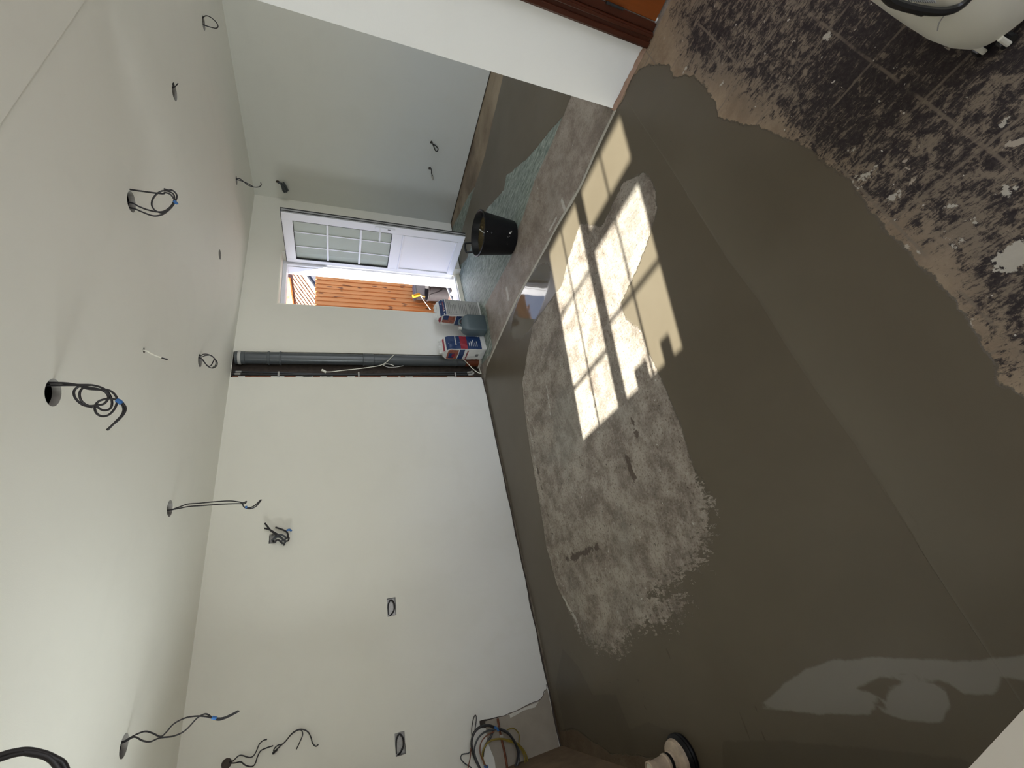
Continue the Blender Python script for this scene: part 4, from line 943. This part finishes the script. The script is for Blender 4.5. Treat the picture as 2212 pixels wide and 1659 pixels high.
# ------------------------------------------------------------------ sacks and jerrycan
def sack(name, label, x0, x1, y0, y1, h, seed, prints):
    cx, cy = (x0+x1)/2, (y0+y1)/2; w, d = (x1-x0)/2, (y1-y0)/2
    t = thing(name, label, 'bag', (cx, cy, 0))
    def S(face, s, v, off=0.0):
        """s in -1..1 along the face, v in 0..1 up the bag"""
        pin = 1-max(0, (v-0.86)/0.14)**1.4*(0.80)
        rnd = 1-0.10*(max(0, 0.08-v)/0.08)
        bul = 0.010*(1-s*s)*math.sin(PI*min(1, v*1.05))
        wr = 0.006*noise.noise(Vector((s*2.2+seed, v*9, face*3.1)))+0.003*noise.noise(Vector((s*6+seed, v*22, face)))
        if face == 0: p = Vector((s*w, -(d*pin+bul+wr+off), v*h))         # facing -y
        elif face == 1: p = Vector((-(w*rnd+bul+wr+off), s*d*pin, v*h))    # facing -x
        elif face == 2: p = Vector((s*w, (d*pin+bul+off), v*h))
        else: p = Vector((w*rnd+bul+off, s*d*pin, v*h))
        p.x += 0.010*v*math.sin(seed)
        return p
    NU, NV = 12, 26
    V_, F_ = [], []
    for f in range(4):
        b0 = len(V_)
        for i in range(NU+1):
            for j in range(NV+1): V_.append(S(f, -1+2*i/NU, j/NV))
        for i in range(NU):
            for j in range(NV): F_.append((b0+i*(NV+1)+j, b0+(i+1)*(NV+1)+j, b0+(i+1)*(NV+1)+j+1, b0+i*(NV+1)+j+1))
    b0 = len(V_)
    V_ += [S(0, -1, 0), S(0, 1, 0), S(2, 1, 0), S(2, -1, 0), S(0, -1, 1), S(0, 1, 1), S(2, 1, 1), S(2, -1, 1)]
    F_ += [(b0+3, b0+2, b0+1, b0), (b0+4, b0+5, b0+6, b0+7)]
    bm = bmesh.new(); vv = [bm.verts.new(v) for v in V_]
    for f in F_:
        try: bm.faces.new([vv[k] for k in f])
        except ValueError: pass
    bmesh.ops.remove_doubles(bm, verts=bm.verts, dist=0.0035)
    from_bm('sack_body', bm, M_SACK, t, True)
    # crimped top seam
    bm = bmesh.new(); k = 14; pv = None
    for i in range(k+1):
        s = -1+2*i/k; x_ = s*w*0.97; y_ = 0.008*math.sin(i*1.7+seed)
        a = bm.verts.new((x_, y_-0.004, h*0.995)); b_ = bm.verts.new((x_, y_-0.012*math.sin(i+seed), h+0.028+0.006*math.sin(i*2.3+seed)))
        c = bm.verts.new((x_, y_+0.006, h*0.995))
        if pv: bm.faces.new((pv[0], a, b_, pv[1])); bm.faces.new((pv[1], b_, c, pv[2]))
        pv = (a, b_, c)
    from_bm('top_seam', bm, M_SACK, t)
    for nm, f, s0_, s1_, v0, v1, mt, off in prints:
        nu, nv = max(2, int(abs(s1_-s0_)*8)), max(2, int((v1-v0)*26)); V2 = [S(f, s0_+(s1_-s0_)*i/nu, v0+(v1-v0)*j/nv, off) for i in range(nu+1) for j in range(nv+1)]
        F2 = [(i*(nv+1)+j, (i+1)*(nv+1)+j, (i+1)*(nv+1)+j+1, i*(nv+1)+j+1) for i in range(nu) for j in range(nv)]
        add(nm, V2, F2, mt, t, True)
    return t, S
def word(txt, size, mat, par, loc, rot, name='lettering'):
    cu = bpy.data.curves.new(name, 'FONT'); cu.body = txt; cu.size = size; cu.extrude = 0.0006; cu.shear = 0.25; cu.align_x = 'CENTER'; cu.align_y = 'CENTER'; cu.offset = size*0.012
    tmp = bpy.data.objects.new('tmp', cu); COL.objects.link(tmp)
    dg = bpy.context.evaluated_depsgraph_get(); me = bpy.data.meshes.new_from_object(tmp.evaluated_get(dg)); me.name = name
    bpy.data.objects.remove(tmp); bpy.data.curves.remove(cu)
    me.materials.clear(); me.materials.append(mat)
    o = bpy.data.objects.new(name, me); COL.objects.link(o); o.parent = par; o.location = loc; o.rotation_euler = rot; return o
pr1 = [('print_header', 0, -0.97, 0.95, 0.84, 0.955, M_SBLUE, 0.002), ('print_table', 0, -0.93, 0.93, 0.05, 0.81, M_SGREY, 0.002),
       ('print_top_flash', 1, -0.95, 0.95, 0.93, 0.985, M_SRED, 0.002), ('print_picture', 1, -0.85, 0.5, 0.62, 0.90, M_SORANGE, 0.002), ('print_band', 1, -0.95, 0.9, 0.48, 0.60, M_SBLUE, 0.0022), ('print_corner', 1, -0.9, -0.1, 0.78, 0.90, M_SBLUE, 0.003)]
random.seed(11)
for i in range(17):
    v = 0.10+i*0.041
    if i in (5, 11): continue
    pr1.append(('print_line', 0, -0.80, random.uniform(0.2, 0.85), v, v+0.013, M_SLINE, 0.0035))
for s0_, s1_ in ((-0.95, -0.92), (0.92, 0.95)): pr1.append(('print_border', 0, s0_, s1_, 0.05, 0.81, M_SLINE, 0.0035))
pr1 += [('print_border', 0, -0.95, 0.95, 0.045, 0.056, M_SLINE, 0.0035), ('print_border', 0, -0.95, 0.95, 0.805, 0.815, M_SLINE, 0.0035)]
sk1, S1_ = sack('adhesive_sack', 'taller printed sack below the doorway, grey text panel facing forward', 3.01, 3.235, 3.43, 3.60, 0.485, 2.0, pr1)
word('Cementone', 0.026, M_SRED, sk1, (0.0, -0.102, 0.437), (PI/2, 0, 0))
word('Cementone', 0.030, M_SRED, sk1, (-0.130, 0.0, 0.235), (PI/2, 0, -PI/2))
pr2 = [('print_header', 0, -0.95, 0.95, 0.62, 0.93, M_SBLUE, 0.002), ('print_flash', 0, -0.95, 0.95, 0.46, 0.62, M_SRED, 0.0022), ('print_panel', 0, -0.95, 0.95, 0.12, 0.46, M_SBLUE, 0.002), ('print_top_flash', 0, -0.9, 0.9, 0.955, 0.985, M_SRED, 0.002),
       ('print_picture', 1, -0.9, 0.85, 0.66, 0.90, M_SORANGE, 0.002), ('print_band', 1, -0.95, 0.95, 0.52, 0.64, M_SBLUE, 0.0022), ('print_corner', 1, -0.3, 0.6, 0.74, 0.86, M_SBLUE, 0.003), ('print_spot', 1, -0.2, 0.4, 0.72, 0.79, M_SRED, 0.004),
       ('print_square', 1, -0.15, 0.35, 0.16, 0.23, M_SLINE, 0.002)]
for i in range(5): pr2.append(('print_line', 0, -0.6, -0.6+0.25*(i % 3+2), 0.40-i*0.045, 0.416-i*0.045, M_SACK, 0.0035))
sk2, _ = sack('adhesive_sack', 'shorter wrinkled sack with white side, standing against the soil pipe', 2.605, 2.785, 3.49, 3.675, 0.475, 5.0, pr2)
word('Cementone', 0.034, M_SRED, sk2, (-0.108, 0.0, 0.215), (PI/2, 0, -PI/2))
word('Cementone', 0.026, M_SACK, sk2, (0.0, -0.118, 0.35), (PI/2, 0, 0))

jg = thing('jerrycan', 'blue-grey plastic jerrycan between the two sacks', 'can', (2.88, 3.42, 0), math.radians(-6))
bm = bmesh.new(); sec = [(0.0, 1.0), (0.012, 1.06), (0.20, 1.06), (0.235, 0.86), (0.262, 0.45), (0.268, 0.30)]
rings = []
for z, f in sec:
    w_, d_ = 0.098*(f if f > 1 else 0.25+0.75*f), 0.066*(f if f > 1 else 0.4+0.6*f); ring = []
    for k in range(24):
        a = 2*PI*k/24; ca, sa = math.cos(a), math.sin(a); e_ = 0.24
        ring.append(bm.verts.new((w_*math.copysign(abs(ca)**e_, ca)-(0.0 if f > 1 else 0.022*(1-f)), d_*math.copysign(abs(sa)**e_, sa), z)))
    rings.append(ring)
for i in range(len(rings)-1):
    for k in range(24): bm.faces.new((rings[i][k], rings[i][(k+1) % 24], rings[i+1][(k+1) % 24], rings[i+1][k]))
bm.faces.new(rings[0][::-1]); bm.faces.new(rings[-1])
from_bm('can_body', bm, M_JUG, jg, True)
lathe('screw_cap', [(0.0, 0.302), (0.017, 0.302), (0.019, 0.298), (0.019, 0.266)], M_STRAP, jg, 20, (-0.045, 0, 0))
tube('can_handle', [(-0.01, 0, 0.262), (0.01, 0, 0.285), (0.05, 0, 0.280), (0.08, 0, 0.245), (0.085, 0, 0.22)], 0.010, M_JUG, jg, 10)

# ------------------------------------------------------------------ pan connector stub on the floor
stb = on_z(1480, 1632, 0.0)
ps = thing('waste_pipe_stub', 'dirty white pipe stub with black rubber collar rising from the screed', 'pipe', (stb.x, stb.y, 0))
lathe('rubber_collar', [(0.0, 0.0), (0.088, 0.0), (0.092, 0.012), (0.088, 0.020), (0.092, 0.028), (0.086, 0.038), (0.078, 0.044), (0.0, 0.044)], M_BLACKP, ps, 36)
lathe('flange', [(0.078, 0.044), (0.074, 0.060), (0.058, 0.070), (0.040, 0.074)], M_FEED, ps, 32)
lathe('pipe_neck', [(0.040, 0.072), (0.041, 0.088), (0.037, 0.092), (0.037, 0.110), (0.041, 0.114), (0.041, 0.122), (0.036, 0.126), (0.033, 0.190), (0.037, 0.200), (0.037, 0.212), (0.031, 0.214), (0.028, 0.205)], M_FEED, ps, 32)
o = lathe('pipe_end', [(0.0, 0.207), (0.029, 0.207)], M_WHITEC, ps, 24); o['label'] = 'cream inner end of the stub'
lathe('black_seal', [(0.037, 0.093), (0.0395, 0.096), (0.0395, 0.106), (0.037, 0.109)], M_BLACKP, ps, 28)

# ------------------------------------------------------------------ white machine on castors
mc = thing('portable_machine', 'white plastic machine on castors with black curved trim, at the right foreground', 'appliance', (1.115, -0.200, 0), 0.0)
def rsec(z, w_, d_, n=40, e_=0.42, dx=0.0, dy=0.0):
    out = []
    for k in range(n):
        a = 2*PI*k/n; ca, sa = math.cos(a), math.sin(a)
        out.append((dx+w_*math.copysign(abs(ca)**e_, ca), dy+d_*math.copysign(abs(sa)**e_, sa), z))
    return out
bm = bmesh.new(); rings = []
for z, w_, d_, dx in ((0.050, 0.150, 0.200, 0.0), (0.056, 0.168, 0.214, 0.0), (0.10, 0.176, 0.222, 0), (0.16, 0.180, 0.226, 0), (0.20, 0.178, 0.224, 0), (0.32, 0.170, 0.220, 0), (0.50, 0.162, 0.215, 0), (0.66, 0.158, 0.212, 0), (0.70, 0.150, 0.205, 0), (0.72, 0.12, 0.18, 0)):
    rings.append([bm.verts.new(p) for p in rsec(z, w_, d_, dx=dx)])
for i in range(len(rings)-1):
    for k in range(40): bm.faces.new((rings[i][k], rings[i][(k+1) % 40], rings[i+1][(k+1) % 40], rings[i+1][k]))
bm.faces.new(rings[0][::-1]); bm.faces.new(rings[-1])
from_bm('machine_body', bm, M_SHEEN, mc, True)
def face_pt(px, py, off): p = on_x(px, py, 0.95); return Vector((p.x-1.115-off, p.y+0.200, p.z))
def face_px(pts, off): return [Vector((on_x(a, b_, 0.945).x-1.115-off, on_x(a, b_, 0.945).y+0.200, on_x(a, b_, 0.945).z)) for a, b_ in pts]
tube('trim_band', face_px([(1900, -30), (1925, 2), (1955, 15), (1990, 23), (2030, 27), (2062, 22), (2085, 8), (2105, -15), (2125, -45)], -0.004), 0.0085, M_APPDARK, mc, 8)
tube('trim_band', face_px([(1920, 4), (1948, 17), (1980, 27), (1996, 32)], -0.004), 0.005, M_APPDARK, mc, 8)
tube('panel_seam', face_px([(2031, 70), (2034, 55), (2042, 42), (2052, 30)], -0.009), 0.0012, M_GREYEDGE, mc, 6)
for i in range(12):
    a = 1965+i*5; tube('grille_slat', face_px([(a, -2+i*0.4), (a+5, 5+i*0.3)], -0.006), 0.0016, M_GREYEDGE, mc, 6, False)
for i, (cx_, cy_) in enumerate(((-0.128, 0.195), (-0.160, 0.165), (0.125, 0.18), (-0.14, -0.18), (0.125, -0.18))):
    o = box('castor_fork', (cx_-0.004, cy_-0.006, 0.012), (cx_+0.004, cy_+0.006, 0.062), M_SHEEN, mc, 0.003)
    bm = bmesh.new(); bm_tube(bm, [(cx_+0.002, cy_-0.003, 0.0165), (cx_+0.020, cy_-0.003, 0.0165)], 0.0162, 18); from_bm('castor_wheel', bm, M_APPDARK, mc)

# ------------------------------------------------------------------ pale cabinet corner by the viewer
e0, e1 = Vector((-0.244, 0.426, 0)), Vector((-0.184, 0.340, 0))
ed = (e1-e0).normalized(); en = Vector((ed.y, -ed.x, 0))
if en.dot(Vector((-1, -0.5, 0))) < 0: en = -en
a = e0-ed*0.16; b_ = e1+ed*0.10
cb = thing('low_cabinet', 'pale cabinet top just poking into the near left corner of the room view', 'cabinet', (a.x, a.y, 0))
def slab(name, z0, z1, inset, mat, par):
    q = [a+ed*inset+en*inset, b_-ed*inset+en*inset, b_-ed*inset+en*0.42, a+ed*inset+en*0.42]; q = [p-Vector((a.x, a.y, 0)) for p in q]
    V_ = [p+Vector((0, 0, z0)) for p in q]+[p+Vector((0, 0, z1)) for p in q]
    bm = bmesh.new(); vs = [bm.verts.new(v) for v in V_]
    for f in ((3, 2, 1, 0), (4, 5, 6, 7), (0, 1, 5, 4), (1, 2, 6, 5), (2, 3, 7, 6), (3, 0, 4, 7)): bm.faces.new([vs[k] for k in f])
    return from_bm(name, bm, mat, par)
slab('cabinet_top', 0.875, 0.90, 0.0, M_CAB, cb); slab('cabinet_body', 0.0, 0.875, 0.02, M_CAB, cb)

# ------------------------------------------------------------------ smooth shading by angle on lathed parts
for o in SC.objects:
    if o.type == 'MESH' and o.data.polygons and o.data.polygons[0].use_smooth:
        try: o.data.set_sharp_from_angle(angle=math.radians(38))
        except Exception: pass
